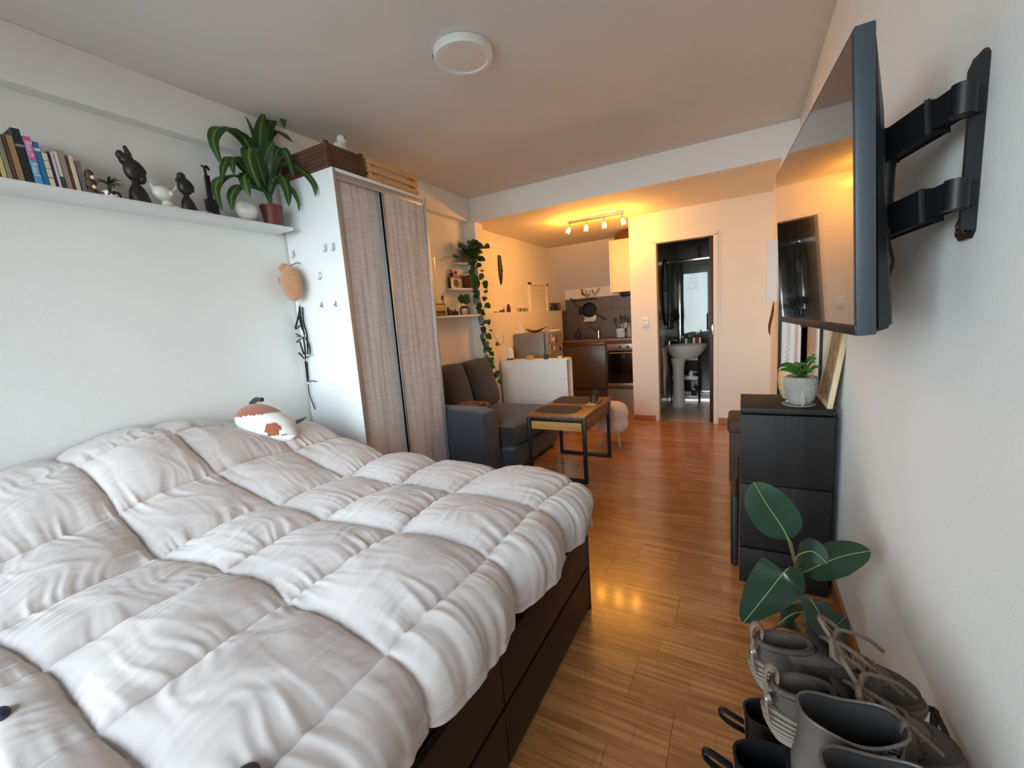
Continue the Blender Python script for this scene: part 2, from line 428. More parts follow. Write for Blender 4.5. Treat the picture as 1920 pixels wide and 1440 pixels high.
bm = BM(); box(bm, XL - .1, XR + .1, YS + .06, 7.3, ZS, ZS + .1); struct('ceiling_kitchen', bm, 'kitchen_paint')
bm = BM(); box(bm, XL - .1, XR + .1, YS, YS + .06, ZS, ZC + .1); struct('trim_1', bm, 'wall_paint', 'plain white dropped beam face where the ceiling steps down')
bm = BM(); box(bm, XL - .1, XL, YB - .1, 7.1, 0, ZC); struct('wall_left', bm, 'wall_paint')
bm = BM(); box(bm, XL, -2.60, YB, 4.03, 2.40, ZC, .004); struct('trim_2', bm, 'wall_paint', 'white beam running along the top of the left wall')
bm = BM(); box(bm, XL, -2.54, 4.03, 4.19, 0, ZS); struct('wall_pilaster', bm, 'wall_paint')
bm = BM(); box(bm, XL, -2.56, 4.19, 6.50, 0, 1.42, .004); struct('wall_ledge', bm, 'kitchen_paint')
# right wall with the entrance door opening
DY0, DY1, DZ = 2.80, 3.62, 2.02
bm = BM(); box(bm, XR, XR + .1, YB - .1, DY0, 0, ZC); box(bm, XR, XR + .1, DY1, 4.04, 0, ZC); box(bm, XR, XR + .1, DY0, DY1, DZ, ZC)
struct('wall_right', bm, 'wall_paint')
bm = BM(); box(bm, .267, XR + .1, 4.04, YF + .1, 0, ZS); struct('wall_right_pilaster', bm, 'wall_paint')
# far wall with the bathroom doorway
BX0, BX1, BZ = -.862, -.255, 2.065
bm = BM(); box(bm, -1.15, BX0, YF, YF + .1, 0, ZS); box(bm, BX1, .30, YF, YF + .1, 0, ZS); box(bm, BX0, BX1, YF, YF + .1, BZ, ZS)
struct('wall_far', bm, 'kitchen_paint')
bm = BM(); box(bm, -1.15, -.905, YF + .1, 7.3, 0, ZS); struct('wall_partition', bm, 'kitchen_paint')
# kitchen end: upright wall and sloping roof above it
bm = BM(); box(bm, XL, -1.15, 7.0, 7.1, 0, 1.775); struct('wall_kitchen', bm, 'kitchen_paint')
bm = BM(); prism(bm, [(XL, 7.0, 1.765), (XL, 6.32, ZS), (XL, 6.40, ZS + .08), (XL, 7.08, 1.84)], (-1.15 - XL, 0, 0)); struct('ceiling_slope', bm, 'kitchen_paint')
# wall behind the lens with a wide glazed opening
bm = BM(); box(bm, XL - .1, WX0, YB - .12, YB, 0, ZC); box(bm, WX1, XR + .1, YB - .12, YB, 0, ZC); box(bm, WX0, WX1, YB - .12, YB, 0, WZ0); box(bm, WX0, WX1, YB - .12, YB, WZ1, ZC)
struct('wall_back', bm, 'wall_paint')
wn = BM(); e = .05
box(wn, WX0, WX1, YB - .10, YB - .03, WZ0, WZ0 + e); box(wn, WX0, WX1, YB - .10, YB - .03, WZ1 - e, WZ1)
n3 = 3; ww = (WX1 - WX0) / n3
for i in range(n3 + 1):
    c = WX0 + ww * i; box(wn, max(WX0, c - .035), min(WX1, c + .035), YB - .10, YB - .03, WZ0 + e, WZ1 - e)
win = struct('window_1', wn, 'white_gloss')
for i in range(n3):
    b = BM(); box(b, WX0 + ww * i + .03, WX0 + ww * (i + 1) - .03, YB - .07, YB - .065, WZ0 + e, WZ1 - e); obj('window_pane', b, 'window_glass', win, smooth=0)
# skirting boards
bm = BM(); box(bm, -1.15, BX0 - .03, YF - .014, YF, 0, .065, .003); struct('baseboard_far_left', bm, 'skirting')
bm = BM(); box(bm, BX1 + .04, .267, YF - .014, YF, 0, .07, .003); struct('baseboard_far_right', bm, 'skirting')
bm = BM(); box(bm, XR - .013, XR, YB, DY0 - .07, 0, .07, .003); struct('baseboard_right', bm, 'skirting')
bm = BM(); box(bm, XL, XL + .013, YB, 4.03, 0, .07, .003); struct('baseboard_left', bm, 'skirting')
# bathroom door casing and the dark sliding leaf in its pocket
bm = BM(); box(bm, BX0 - .028, BX0 + .012, YF - .012, YF + .1, 0, BZ, .003); box(bm, BX1 - .012, BX1 + .032, YF - .012, YF + .1, 0, BZ, .003); box(bm, BX0 - .028, BX1 + .032, YF - .012, YF + .1, BZ - .012, BZ + .035, .003)
d1 = struct('door_1', bm, 'kitchen_paint')
bm = BM(); box(bm, BX1 - .052, BX1 - .014, YF + .015, YF + .055, .005, BZ - .015, .003); obj('door_leaf', bm, 'dark_brown', d1, label='dark brown edge of the door leaf')
bm = BM(); box(bm, BX1 - .03, BX1 - .008, YF - .016, YF + .01, 1.0, 1.12, .004); obj('latch_plate', bm, 'chrome', d1)
# entrance door
bm = BM(); cz = .07
box(bm, XR - .018, XR + .1, DY0 - cz, DY0, 0, DZ + cz, .004); box(bm, XR - .018, XR + .1, DY1, DY1 + cz, 0, DZ + cz, .004); box(bm, XR - .018, XR + .1, DY0, DY1, DZ, DZ + cz, .004)
d2 = struct('door_2', bm, 'white_gloss')
bm = BM(); box(bm, XR + .035, XR + .075, DY0 + .005, DY1 - .005, .005, DZ - .005, .003); dl = obj('door_leaf', bm, 'door_beige', d2)
for (a, b, c, d) in ((.12, .95, .1, .72), (1.05, 1.9, .1, .72)):
    bm = BM(); box(bm, XR + .028, XR + .04, DY0 + c, DY0 + d, a, b, .006); obj('door_panel', bm, 'door_beige', dl)
bm = BM(); tube(bm, [(XR + .035, DY0 + .06, 1.0), (XR - .01, DY0 + .06, 1.0), (XR - .015, DY0 + .075, 1.0), (XR - .015, DY0 + .16, 1.0)], .009, 8); obj('door_handle', bm, 'chrome', dl)
bm = BM(); box(bm, XR - .012, XR - .0005, DY0 - cz - .03, DY0 - cz, 0, DZ + cz, .002); struct('trim_3', bm, 'black_metal', 'thin black strip along the near side of the white door casing')
bm = BM(); box(bm, .263, .285, 4.024, 4.042, .0, 1.42, .002); struct('trim_4', bm, 'black_metal', 'thin black edge strip on the white pilaster below the television')
# bathroom shell
bm = BM(); box(bm, -.905, .30, 7.2, 7.3, 0, ZS); bw = struct('wall_bath_back', bm, 'grout')
bm = BM(); box(bm, .20, .30, YF + .1, 7.3, 0, ZS); struct('wall_bath_right', bm, 'tile_bath')
bm = BM(); box(bm, -.905, .2, 6.45, 7.2, -.1, .03); struct('floor_shower', bm, 'basin_white')
for r in range(6):
    for c in range(4):
        bm = BM(); x = -.905 + c * .28; z = .03 + r * .4; box(bm, x + .002, min(x + .278, .2), 7.192, 7.2, z + .002, min(z + .398, ZS)); obj('wall_tile', bm, 'tile_bath', bw, smooth=0)
bm = BM(); box(bm, -.905, -.899, YF + .1, 7.2, 0, ZS); bl = struct('wall_bath_left', bm, 'grout')
for r in range(6):
    for c in range(5):
        bm = BM(); y = YF + .1 + c * .4; z = .0 + r * .4; box(bm, -.899, -.891, y + .002, min(y + .398, 7.19), z + .002, min(z + .398, ZS)); obj('wall_tile', bm, 'tile_bath', bl, smooth=0)
# kitchen backsplash: big grey tiles on the end wall and the return on the left
bm = BM(); box(bm, XL, -1.15, 6.994, 7.0, .93, 1.605); kb = struct('wall_backsplash', bm, 'grout')
zs = [.935, 1.16, 1.385, 1.605]
for r in range(3):
    x = XL - (.18 if r % 2 else 0)
    while x < -1.15:
        a, b = max(x, XL), min(x + .40, -1.15)
        if b - a > .02:
            bm = BM(); box(bm, a + .0018, b - .0018, 6.986, 6.995, zs[r] + .0018, zs[r + 1] - .0018, .0012, 1); obj('wall_tile', bm, 'tile_grey', kb, smooth=0)
        x += .40
bm = BM(); box(bm, XL, XL + .006, 6.50, 6.986, .93, 1.42); kb2 = struct('wall_backsplash_left', bm, 'grout')
for r in range(3):
    bm = BM(); box(bm, XL + .006, XL + .013, 6.502, 6.984, zs[r] + .002, min(zs[r + 1], 1.42) - .002, .001, 1); obj('wall_tile', bm, 'tile_grey', kb2, smooth=0)
# small hatch on the upper left kitchen wall, standing on the ledge
bm = BM(); a, b = 5.55, 6.2
for (p, q, r, s) in ((a, a + .05, 1.42, 1.84), (b - .05, b, 1.42, 1.84), (a, b, 1.80, 1.84)): box(bm, XL, XL + .03, p, q, r, s, .003)
hw = struct('window_2', bm, 'kitchen_paint', 'small white framed hatch above the kitchen ledge')
bm = BM(); box(bm, XL, XL + .012, a + .05, b - .05, 1.42, 1.80); obj('hatch_panel', bm, 'kitchen_paint', hw)
bm = BM(); box(bm, XL + .012, XL + .02, a + .06, b - .06, 1.735, 1.75); obj('hatch_rail', bm, 'kitchen_paint', hw)
# outside: street level far below, houses and a bare tree across the street
bm = BM(); box(bm, -40, 40, -60, YB - 2.2, -9.2, -9.0); struct('ground', bm, 'asphalt')
# ------------------------------------------------------------------ bed
BXR, BY0, BY1 = -.585, -.12, 1.657
bed = thing('bed_frame', 'dark brown wooden bed base with drawers under the quilted duvet', 'bed', (-1.6, .84, 0))
bm = BM()
box(bm, -2.64, BXR - .022, BY0, BY0 + .022, .0, .40, .002); box(bm, -2.64, BXR, BY1 - .022, BY1, .0, .40, .002); box(bm, -2.66, -2.64, BY0, BY1, 0, .40, .002)
box(bm, -2.64, BXR - .024, BY0 + .022, BY1 - .022, .33, .35); box(bm, BXR - .06, BXR - .024, BY0 + .02, BY1 - .02, .0, .40)
obj('frame', bm, 'bed_wood', bed)
bm = BM(); box(bm, -2.64, BXR + .001, BY1 - .024, BY1 + .001, .3985, .4015); obj('edge_band', bm, 'bed_edge', bed, label='worn yellowish top edge')
for (a, b) in ((.0, .883), (.887, 1.633)):
    for (c, d) in ((.022, .203), (.217, .395)):
        bm = BM(); box(bm, BXR - .022, BXR - .001, a, b, c, d, .002); obj('drawer', bm, 'bed_wood', bed)
bm = BM(); box(bm, -2.63, BXR - .06, BY0 + .03, BY1 - .03, .352, .545, .05, 4); obj('mattress', bm, 'mattress_cloth', label='white mattress lying under the quilted duvet', cat='mattress')
for i, yy in enumerate((.62, 1.24)):
    bm = BM(); box(bm, -2.62, -2.16, yy - .27, yy + .27, .55, .70, .065, 4)
    obj('pillow', bm, 'mattress_cloth', label=['pillow under the duvet, the nearer of the two', 'pillow under the duvet, the one by the wardrobe'][i], cat='pillow', group='pillows under the duvet')

def vnoise(x, y, seed):
    rs = np.random.RandomState(seed); g = rs.rand(64, 64)
    xi = np.floor(x).astype(int); yi = np.floor(y).astype(int); fx = x - xi; fy = y - yi
    fx = fx * fx * (3 - 2 * fx); fy = fy * fy * (3 - 2 * fy)
    a = g[xi % 64, yi % 64]; b = g[(xi + 1) % 64, yi % 64]; c = g[xi % 64, (yi + 1) % 64]; d = g[(xi + 1) % 64, (yi + 1) % 64]
    return (a + (b - a) * fx + (c - a) * fy + (a - b - c + d) * fx * fy) * 2 - 1
def sst(a, b, x):
    t = np.clip((x - a) / (b - a), 0, 1); return t * t * (3 - 2 * t)
def build_duvet_mesh():
    NU, NV = 520, 500
    XA, XT = -2.655, -.665           # wall side, start of the right-hand roll
    YA, YT = .14, 1.575               # starts of the near and far rolls
    r = .095
    Lx = (XT - XA); hx = .045; hn = .12; hf = .10; rn = .22
    ULEN = Lx + r * math.pi / 2 + hx
    VLEN = hn + rn * math.pi / 2 + (YT - YA) + r * math.pi / 2 + hf
    u = np.linspace(0, ULEN, NU); v = np.linspace(0, VLEN, NV)
    U, V = np.meshgrid(u, v, indexing='ij')
    def bend(s, r):      # s beyond the roll start: outward offset and drop
        s = np.maximum(s, 0); a = np.clip(s / r, 0, math.pi / 2); e = np.maximum(s - r * math.pi / 2, 0)
        return r * np.sin(a) + .10 * e, r * (1 - np.cos(a)) + e
    v0 = hn + rn * math.pi / 2
    Vt = V - v0                       # 0 at near roll start
    sx_ = np.maximum(U - Lx, 0); sn_ = np.maximum(-Vt, 0); sf_ = np.maximum(Vt - (YT - YA), 0); sy_ = sn_ + sf_
    st_ = np.hypot(sx_, sy_); o_, drop = bend(st_, r + (rn - r) * sst(0, .12, sn_) * sn_ / np.maximum(st_, 1e-9)); den = np.maximum(st_, 1e-9)
    ox = o_ * sx_ / den; on = o_ * sn_ / den; of = o_ * sf_ / den
    X = XA + np.minimum(U, Lx) + ox; Y = YA + np.clip(Vt, 0, YT - YA) - on + of
    # flat coordinates used for the stitching grid
    Xf = XA + U; Yf = YA + Vt
    # base height: pillows lift the wall side
    prof_y = np.array([-.4, .05, .30, .50, .68, .87, 1.02, 1.20, 1.45, 1.66, 1.85, 2.2])
    prof_z = np.array([.10, .12, .16, .21, .25, .285, .27, .225, .19, .16, .05, 0.0])
    lift = np.interp(Yf, prof_y, prof_z) * sst(-1.70, -2.42, Xf)
    lift += .03 * np.exp(-((Xf + 1.0) / .5) ** 2 - ((Yf - .75) / .6) ** 2)
    Z = .605 + lift - drop
    # wandering stitch lines
    Xw = Xf + .030 * vnoise(Xf * 2.1 + 3, Yf * 2.4 + 9, 1) + .010 * vnoise(Xf * 7, Yf * 7, 2)
    Yw = Yf + .028 * vnoise(Xf * 2.3 + 7, Yf * 2.2 + 1, 3) + .010 * vnoise(Xf * 7 + 5, Yf * 7, 4)
    xs = np.array([-3.1, -2.74, -2.40, -2.04, -1.68, -1.345, -1.01, -.645, -.30]); ys = np.array([-.9, -.52, -.16, .21, .58, .95, 1.325, 1.69, 2.06])
    def cell(W, s):
        i = np.clip(np.searchsorted(s, W) - 1, 0, len(s) - 2); t = (W - s[i]) / (s[i + 1] - s[i]); d = np.minimum(W - s[i], s[i + 1] - W); return i, np.clip(t, 0, 1), d
    ix, tx, ddx = cell(Xw, xs); iy, ty, ddy = cell(Yw, ys)
    puff = (np.sin(np.pi * tx) ** .43) * (np.sin(np.pi * ty) ** .43)
    amp = .052 * (1 + .22 * vnoise(ix * 1.37 + .5, iy * 1.71 + .5, 5))
    amp = amp * (1 - .4 * sst(.21, .05, Yf))
    amp = amp * (1 - .45 * sst(Lx + .10, ULEN, U))
    disp = amp * puff - .005 * np.exp(-ddx / .007) - .005 * np.exp(-ddy / .007)
    # gathers that run away from each seam, fading into the panel
    gx = np.exp(-(ddx / .10)); gy = np.exp(-(ddy / .10)); wx = .03 * vnoise(Xf * 9, Yf * 9, 21); wy = .03 * vnoise(Xf * 9 + 4, Yf * 9, 22)
    disp += .0050 * gx * (.7 - 1.6 * np.abs(vnoise((Yf + wy) * 26, (Xf + wx) * 3.0, 6)) + .5 * vnoise((Yf + wy) * 75, (Xf + wx) * 6, 7))
    disp += .0050 * gy * (.7 - 1.6 * np.abs(vnoise((Xf + wx) * 26, (Yf + wy) * 3.0, 8)) + .5 * vnoise((Xf + wx) * 75, (Yf + wy) * 6, 9))
    # long diagonal pulls and soft lumps
    w1 = vnoise((Xf + wx * 1.5 + Yf * .6) * 5, (Yf + wy * 1.5 - Xf * .6) * 17, 10); w2 = vnoise((Xf + wx * 2 - Yf * .3) * 24, (Yf + wy * 2 + Xf * .3) * 6, 11)
    disp += .0030 * puff * (np.abs(w1) * -1 + .4) + .0022 * puff * (np.abs(w2) * -1 + .4)
    disp += .010 * vnoise(Xf * 4.3, Yf * 4.1, 12) * puff + .0010 * vnoise(Xf * 17, Yf * 19, 13)
    # hanging folds on the rolled sides
    side = sst(0, .14, U - Lx); disp += side * (.005 * vnoise(Yf * 17, Xf * 2, 14) + .0045 * vnoise(Yf * 41, Xf * 3, 15))
    siden = sst(0, .14, -Vt); disp += siden * (.006 * vnoise(Xf * 19, Yf * 2, 16) + .006 * vnoise(Xf * 40, Yf * 3, 17))
    # seam drawn in
    P = np.stack([X, Y, Z], -1)
    du = np.gradient(P, axis=0); dv = np.gradient(P, axis=1); N = np.cross(du, dv); N /= np.maximum(np.linalg.norm(N, axis=-1, keepdims=True), 1e-9)
    P = P + N * disp[..., None]
    # hem dips between the stitch lines
    hem = sst(Lx + r * math.pi / 2 - .10, ULEN, U); P[..., 2] -= hem * (.016 * np.sin(np.pi * ty) ** .7 + .018 * vnoise(Yf * 3.1 + 2, Xf * 0, 18) - .045 * sst(.75, .25, Yf) - .05 * sst(1.42, 1.62, Yf))
    P[..., 0] = np.maximum(P[..., 0], -2.672)
    return P
P = build_duvet_mesh()
nu, nv, _ = P.shape
idx = np.arange(nu * nv).reshape(nu, nv)
faces = np.stack([idx[:-1, :-1], idx[1:, :-1], idx[1:, 1:], idx[:-1, 1:]], -1).reshape(-1, 4)
me = bpy.data.meshes.new('duvet'); org = Vector((-1.6, .84, .4))
me.from_pydata((P.reshape(-1, 3) - np.array(org)).tolist(), [], faces.tolist()); me.shade_smooth(); me.materials.append(MATS['duvet'])
dv = bpy.data.objects.new('duvet', me); COL.objects.link(dv); dv.location = org
dv['label'] = 'off-white quilted duvet with puffy stitched squares covering the bed'; dv['category'] = 'duvet'
def duvet_at(px, py):
    best = None
    Q = (P.reshape(-1, 3) - np.array(CAMP)) @ np.array(RM)          # lens axes
    d = np.hypot(960 + FPX * Q[:, 0] / Q[:, 2] - px, 720 + FPX * Q[:, 1] / Q[:, 2] - py); ok = (Q[:, 2] > .05) & (d < 9)
    k = np.where(ok)[0]; return Vector(P.reshape(-1, 3)[k[np.argmin(Q[k, 2])]])
sm = dv.modifiers.new('thickness', 'SOLIDIFY'); sm.thickness = .012; sm.offset = -1

# ------------------------------------------------------------------ wall shelf over the bed
bm = BM(); box(bm, XL, -2.49, -.7, 1.813, 1.966, 1.985, .002); obj('wall_shelf', bm, 'white_melamine', label='long white wall shelf above the bed carrying books and figurines', cat='shelf')
SZ = 1.9855
# ------------------------------------------------------------------ wardrobe
WX, WY0, WY1, WZ = -2.15, 1.88, 2.735, 2.29
wr = thing('wardrobe', 'white wardrobe with two weathered grey wood sliding doors', 'wardrobe', (-2.41, 2.3, 0))
bm = BM(); box(bm, XL + .014, WX, WY0, WY0 + .02, 0, WZ, .0015); obj('side_panel', bm, 'white_melamine', wr)
bm = BM(); box(bm, XL + .014, WX, WY1 - .02, WY1, 0, WZ, .0015); obj('side_panel', bm, 'white_melamine', wr)
bm = BM(); box(bm, XL + .014, WX, WY0 + .02, WY1 - .02, WZ - .02, WZ, .0015); obj('top_panel', bm, 'white_melamine', wr)
bm = BM(); box(bm, XL + .014, XL + .02, WY0 + .02, WY1 - .02, 0, WZ - .02); obj('back_panel', bm, 'white_melamine', wr)
bm = BM(); box(bm, XL + .02, WX - .02, WY0 + .02, WY1 - .02, 0, .06); obj('plinth', bm, 'white_melamine', wr)
bm = BM(); box(bm, WX - .018, WX - .004, WY0 + .02, WY1 - .02, WZ - .062, WZ - .02, .001); obj('top_rail', bm, 'alu', wr, label='pale rail above the doors')
bm = BM(); box(bm, WX - .07, WX - .004, WY0 + .02, WY1 - .02, .06, .075); obj('bottom_rail', bm, 'alu', wr)
mid = 2.282
for i, (a, b, x1) in enumerate(((WY0 + .021, mid + .012, WX - .028), (mid - .012, WY1 - .021, WX - .006))):
    bm = BM(); box(bm, x1 - .016, x1, a, b, .077, WZ - .055); d = obj('sliding_door', bm, 'wardrobe_wood', wr)
    for (p, q) in ((a, a + .014), (b - .014, b)):
        bm = BM(); box(bm, x1 - .02, x1 + .005, p, q, .077, WZ - .055, .002); obj('stile', bm, 'alu', d)
bm = BM(); box(bm, WX, WX + .0012, WY1 - .02, WY1, 0, WZ); box(bm, WX, WX + .0012, WY0, WY0 + .02, 0, WZ); obj('edge_band', bm, 'alu', wr)
# adhesive hooks on the wardrobe side
hk = [(PX(551, 478, y=WY0), 'lowest-left clear adhesive hook beside the brown plush pouch'), (PX(611, 466, y=WY0), 'left hook of the close pair near the top of the white panel'), (PX(626, 464, y=WY0), 'right hook of the close pair near the top of the white panel'), (PX(601, 518, y=WY0), 'single clear hook in the middle of the white wardrobe side')]
hk[0] = (hk[0][0], 'clear adhesive hook just above the tan plush pouch')
for p, lb in hk:
    t = thing('adhesive_hook', lb, 'hook', p, group='clear hooks on the wardrobe side')
    bm = BM(); box(bm, p.x - .014, p.x + .014, WY0 - .0012, WY0 + .0006, p.z - .012, p.z + .028); obj('backing', bm, 'clear_glass', t, smooth=0)
    bm = BM(); tube(bm, smoothpath([(p.x + .004, WY0 - .003, p.z + .012), (p.x + .004, WY0 - .004, p.z - .012), (p.x, WY0 - .012, p.z - .022), (p.x - .006, WY0 - .018, p.z - .012)], 4), .0022, 6); obj('hook', bm, 'chrome', t)
for i, (a, b) in enumerate(((604, 572), (630, 570))):
    p = PX(a, b, y=WY0); t = thing('drop_hook', ['grey drop-shaped hook on the white panel, the left one', 'grey drop-shaped hook on the white panel, the right one next to the doors'][i], 'hook', p, group='drop-shaped hooks')
    M = Matrix.Rotation(R_(90), 4, 'X')
    bm = BM(); ell(bm, (p.x, WY0 - .003, p.z - .004), (.0105, .004, .014)); ell(bm, (p.x, WY0 - .003, p.z + .010), (.006, .004, .010)); obj('plate', bm, 'steel', t)
    bm = BM(); tube(bm, [(p.x, WY0 - .005, p.z - .004), (p.x, WY0 - .014, p.z - .008), (p.x, WY0 - .017, p.z - .001)], .003, 6); obj('peg', bm, 'steel', t)

# ------------------------------------------------------------------ ceiling lamp
lc = Vector((-1.217, 1.955, ZC))
t = thing('ceiling_lamp', 'round white surface-mounted ceiling lamp, switched off', 'lamp', (lc.x, lc.y, ZC - .04))
bm = BM(); lathe(bm, [(.140, 0), (.146, -.004), (.146, -.030), (.140, -.038), (.122, -.038), (.119, -.034)], lc, 48); obj('housing', bm, 'white_gloss', t)
bm = BM(); lathe(bm, [(.120, -.033), (.09, -.036), (0.0, -.037)], lc, 48); obj('diffuser', bm, 'opal', t)
for q in (-.11, 0, .11):
    a = R_(206) + q; c = lc + Vector((math.cos(a) * .1465, math.sin(a) * .1465, -.018)); bm = BM(); ell(bm, c, (.006, .006, .0045), 8, 6); obj('vent', bm, 'dark_mark', t)

# ------------------------------------------------------------------ kitchen track light
a, b = PX(1065, 417, z=ZS - .012), PX(1172, 400, z=ZS - .012)
b.y = a.y = 4.80
t = thing('track_light', 'metal ceiling bar with four lit warm spotlights', 'lamp', ((a.x + b.x) / 2, 4.8, ZS))
bm = BM(); box(bm, a.x, b.x, 4.775, 4.825, ZS - .026, ZS, .003); obj('bar', bm, 'steel', t)
for i in range(4):
    x = a.x + (b.x - a.x) * (.03 + .94 * i / 3) ; aim = Vector(((-.35, -.1, .1, .25)[i], (-.25, -.15, -.2, -.15)[i], -1)).normalized()
    h = Vector((x, 4.80, ZS - .028)); n = h + Vector((0, 0, -.03))
    bm = BM(); tube(bm, [h, n], .007, 8); tube(bm, [n, n + aim * .022], [.012, .022], 14); sp = obj('spot_head', bm, 'steel', t)
    c = n + aim * .022
    M = Vector((0, 0, 1)).rotation_difference(aim).to_matrix().to_4x4()
    bm = BM(); lathe(bm, [(.020, 0), (.030, .012), (.034, .045), (.033, .058)], c, 20, M=M); obj('glass_shade', bm, 'clear_glass', sp)
    bm = BM(); ell(bm, c + aim * .028, (.024, .024, .028), 14, 10, M=M); obj('bulb', bm, 'bulb', sp, label='glowing warm bulb')
    L = bpy.data.lights.new('spot_lamp', 'POINT'); L.energy = TRACK_W; L.color = (1.0, .39, .045); L.shadow_soft_size = .03
    lo = bpy.data.objects.new('spot_lamp', L); COL.objects.link(lo); lo.location = c + aim * .095

# ------------------------------------------------------------------ sofa
sf = thing('sofa', 'dark grey two-seat fabric sofa with loose back cushions', 'sofa', (-2.2, 3.4, 0))
def soft_box(x0, x1, y0, y1, z0, z1, bev, puff=(0, 0, 0), seg=4, nz=.004, sub=2, M=None, seed=0):
    b = BM(); box(b, x0, x1, y0, y1, z0, z1, 0)
    bmesh.ops.subdivide_edges(b, edges=b.edges[:], cuts=7, use_grid_fill=True)
    c = Vector(((x0 + x1) / 2, (y0 + y1) / 2, (z0 + z1) / 2)); h = Vector(((x1 - x0) / 2, (y1 - y0) / 2, (z1 - z0) / 2))
    for v in b.verts:
        p = v.co - c; q = Vector((p.x / h.x, p.y / h.y, p.z / h.z))
        # rounded-box projection
        inner = Vector((max(-(h.x - bev), min(h.x - bev, p.x)), max(-(h.y - bev), min(h.y - bev, p.y)), max(-(h.z - bev), min(h.z - bev, p.z))))
        dd = p - inner
        if dd.length > 1e-6: p = inner + dd.normalized() * bev
        w = Vector(((1 - q.y ** 2) * (1 - q.z ** 2), (1 - q.x ** 2) * (1 - q.z ** 2), (1 - q.x ** 2) * (1 - q.y ** 2)))
        p = p + Vector((math.copysign(1, q.x) * w.x * puff[0] if abs(q.x) > .99 else 0, math.copysign(1, q.y) * w.y * puff[1] if abs(q.y) > .99 else 0, math.copysign(1, q.z) * w.z * puff[2] if abs(q.z) > .99 else 0))
        n = mnoise.noise(Vector((p.x * 6 + seed * 3.1, p.y * 6, p.z * 6)))
        p = p + (p.normalized() * n * nz if p.length else p)
        v.co = c + p
        if M is not None: v.co = M @ v.co
    return b
obj('base', soft_box(-2.60, -1.675, 2.98, 3.98, .03, .235, .03, nz=.002), 'sofa_cloth', sf)
obj('armrest', soft_box(-2.62, -1.79, 2.745, 3.005, .03, .60, .055, (.0, .01, .02), nz=.004), 'sofa_cloth', sf)
obj('seat_cushion', soft_box(-2.50, -1.665, 3.01, 3.98, .235, .43, .045, (.015, .0, .02), nz=.008, seed=2), 'sofa_cushion', sf)
obj('backrest', soft_box(-2.665, -2.50, 2.78, 3.98, .03, .70, .04, nz=.002), 'sofa_cloth', sf)
for i, (ya, yb) in enumerate(((2.99, 3.46), (3.47, 3.96))):
    c = Vector((-2.40, (ya + yb) / 2, .42)); M = Matrix.Translation(c) @ Matrix.Rotation(R_(-14), 4, 'Y') @ Matrix.Translation(-c)
    obj('back_cushion', soft_box(-2.50, -2.30, ya, yb, .42, .93, .06, (.05, .01, .015), nz=.012, M=M, seed=5 + i), 'sofa_cushion', sf)
for (x, y) in ((-2.55, 2.82), (-1.86, 2.82), (-2.55, 3.92), (-1.75, 3.92)):
    bm = BM(); box(bm, x - .02, x + .02, y - .02, y + .02, 0, .035); obj('foot', bm, 'black_plastic', sf)
c = PX(878, 762, y=3.16); M = Matrix.Translation(Vector((-2.16, 3.16, .505))) @ Matrix.Rotation(R_(20), 4, 'Z') @ Matrix.Rotation(R_(34), 4, 'X')
obj('throw_pillow', soft_box(-.17, .17, -.055, .055, -.10, .10, .045, (.01, .04, .01), nz=.01, M=M), 'rust_pattern', label='small rust brown patterned pillow lying on the sofa by the armrest', cat='pillow')

# ------------------------------------------------------------------ coffee table
TX0, TX1, TY0, TY1, TZ = -1.545, -1.045, 3.01, 3.80, .545
tb = thing('coffee_table', 'wooden coffee table with black metal loop legs in front of the sofa', 'table', (-1.3, 3.4, 0))
bm = BM(); box(bm, TX0, TX1, TY0, TY1, TZ - .028, TZ, .004); obj('table_top', bm, 'table_wood', tb)
bm = BM(); box(bm, TX0 + .03, TX1 - .03, TY0 + .03, TY1 - .03, TZ - .13, TZ - .05); obj('box_frame', bm, 'table_wood', tb)
bm = BM(); box(bm, TX0 + .035, TX1 - .035, TY0 + .012, TY0 + .03, TZ - .125, TZ - .05, .002); obj('drawer_front', bm, 'table_wood_light', tb, label='pale wooden end panel')
bm = BM(); box(bm, TX1 - .03, TX1 - .006, TY0 + .03, TY1 - .03, TZ - .13, TZ - .028, .002); obj('apron', bm, 'table_wood', tb)
e = .028
for (ya) in (TY0, TY1 - e - .09):
    bm = BM(); box(bm, TX0, TX0 + e, ya, ya + e, 0, TZ - .028, .002); obj('leg', bm, 'black_metal', tb)
    bm = BM(); box(bm, TX1 - e, TX1, ya, ya + e, 0, TZ - .028, .002); obj('leg', bm, 'black_metal', tb)
    bm = BM(); box(bm, TX0 + e, TX1 - e, ya, ya + e, 0, e, .002); obj('bottom_bar', bm, 'black_metal', tb)
    bm = BM(); box(bm, TX0 + e, TX1 - e, ya, ya + e, TZ - .028 - e, TZ - .028, .002); obj('top_bar', bm, 'black_metal', tb)
for i, (ya, yb) in enumerate(((3.07, 3.36), (3.46, 3.77))):
    pts = []
    cx, cy, hx, hy = (TX0 + TX1) / 2 - .045, (ya + yb) / 2, .185, (yb - ya) / 2
    for q in range(24):
        an = 2 * math.pi * q / 24; ca, sa = math.cos(an), math.sin(an); k = (abs(ca) ** 5 + abs(sa) ** 5) ** (-1 / 5)
        pts.append((cx + ca * k * hx, cy + sa * k * hy, TZ + .0004))
    bm = BM(); prism(bm, pts, (0, 0, .003)); obj('placemat', bm, 'placemat', label=['dark grey placemat at the near end of the coffee table', 'dark grey placemat at the far end of the coffee table'][i], cat='placemat', group='placemats on the coffee table')
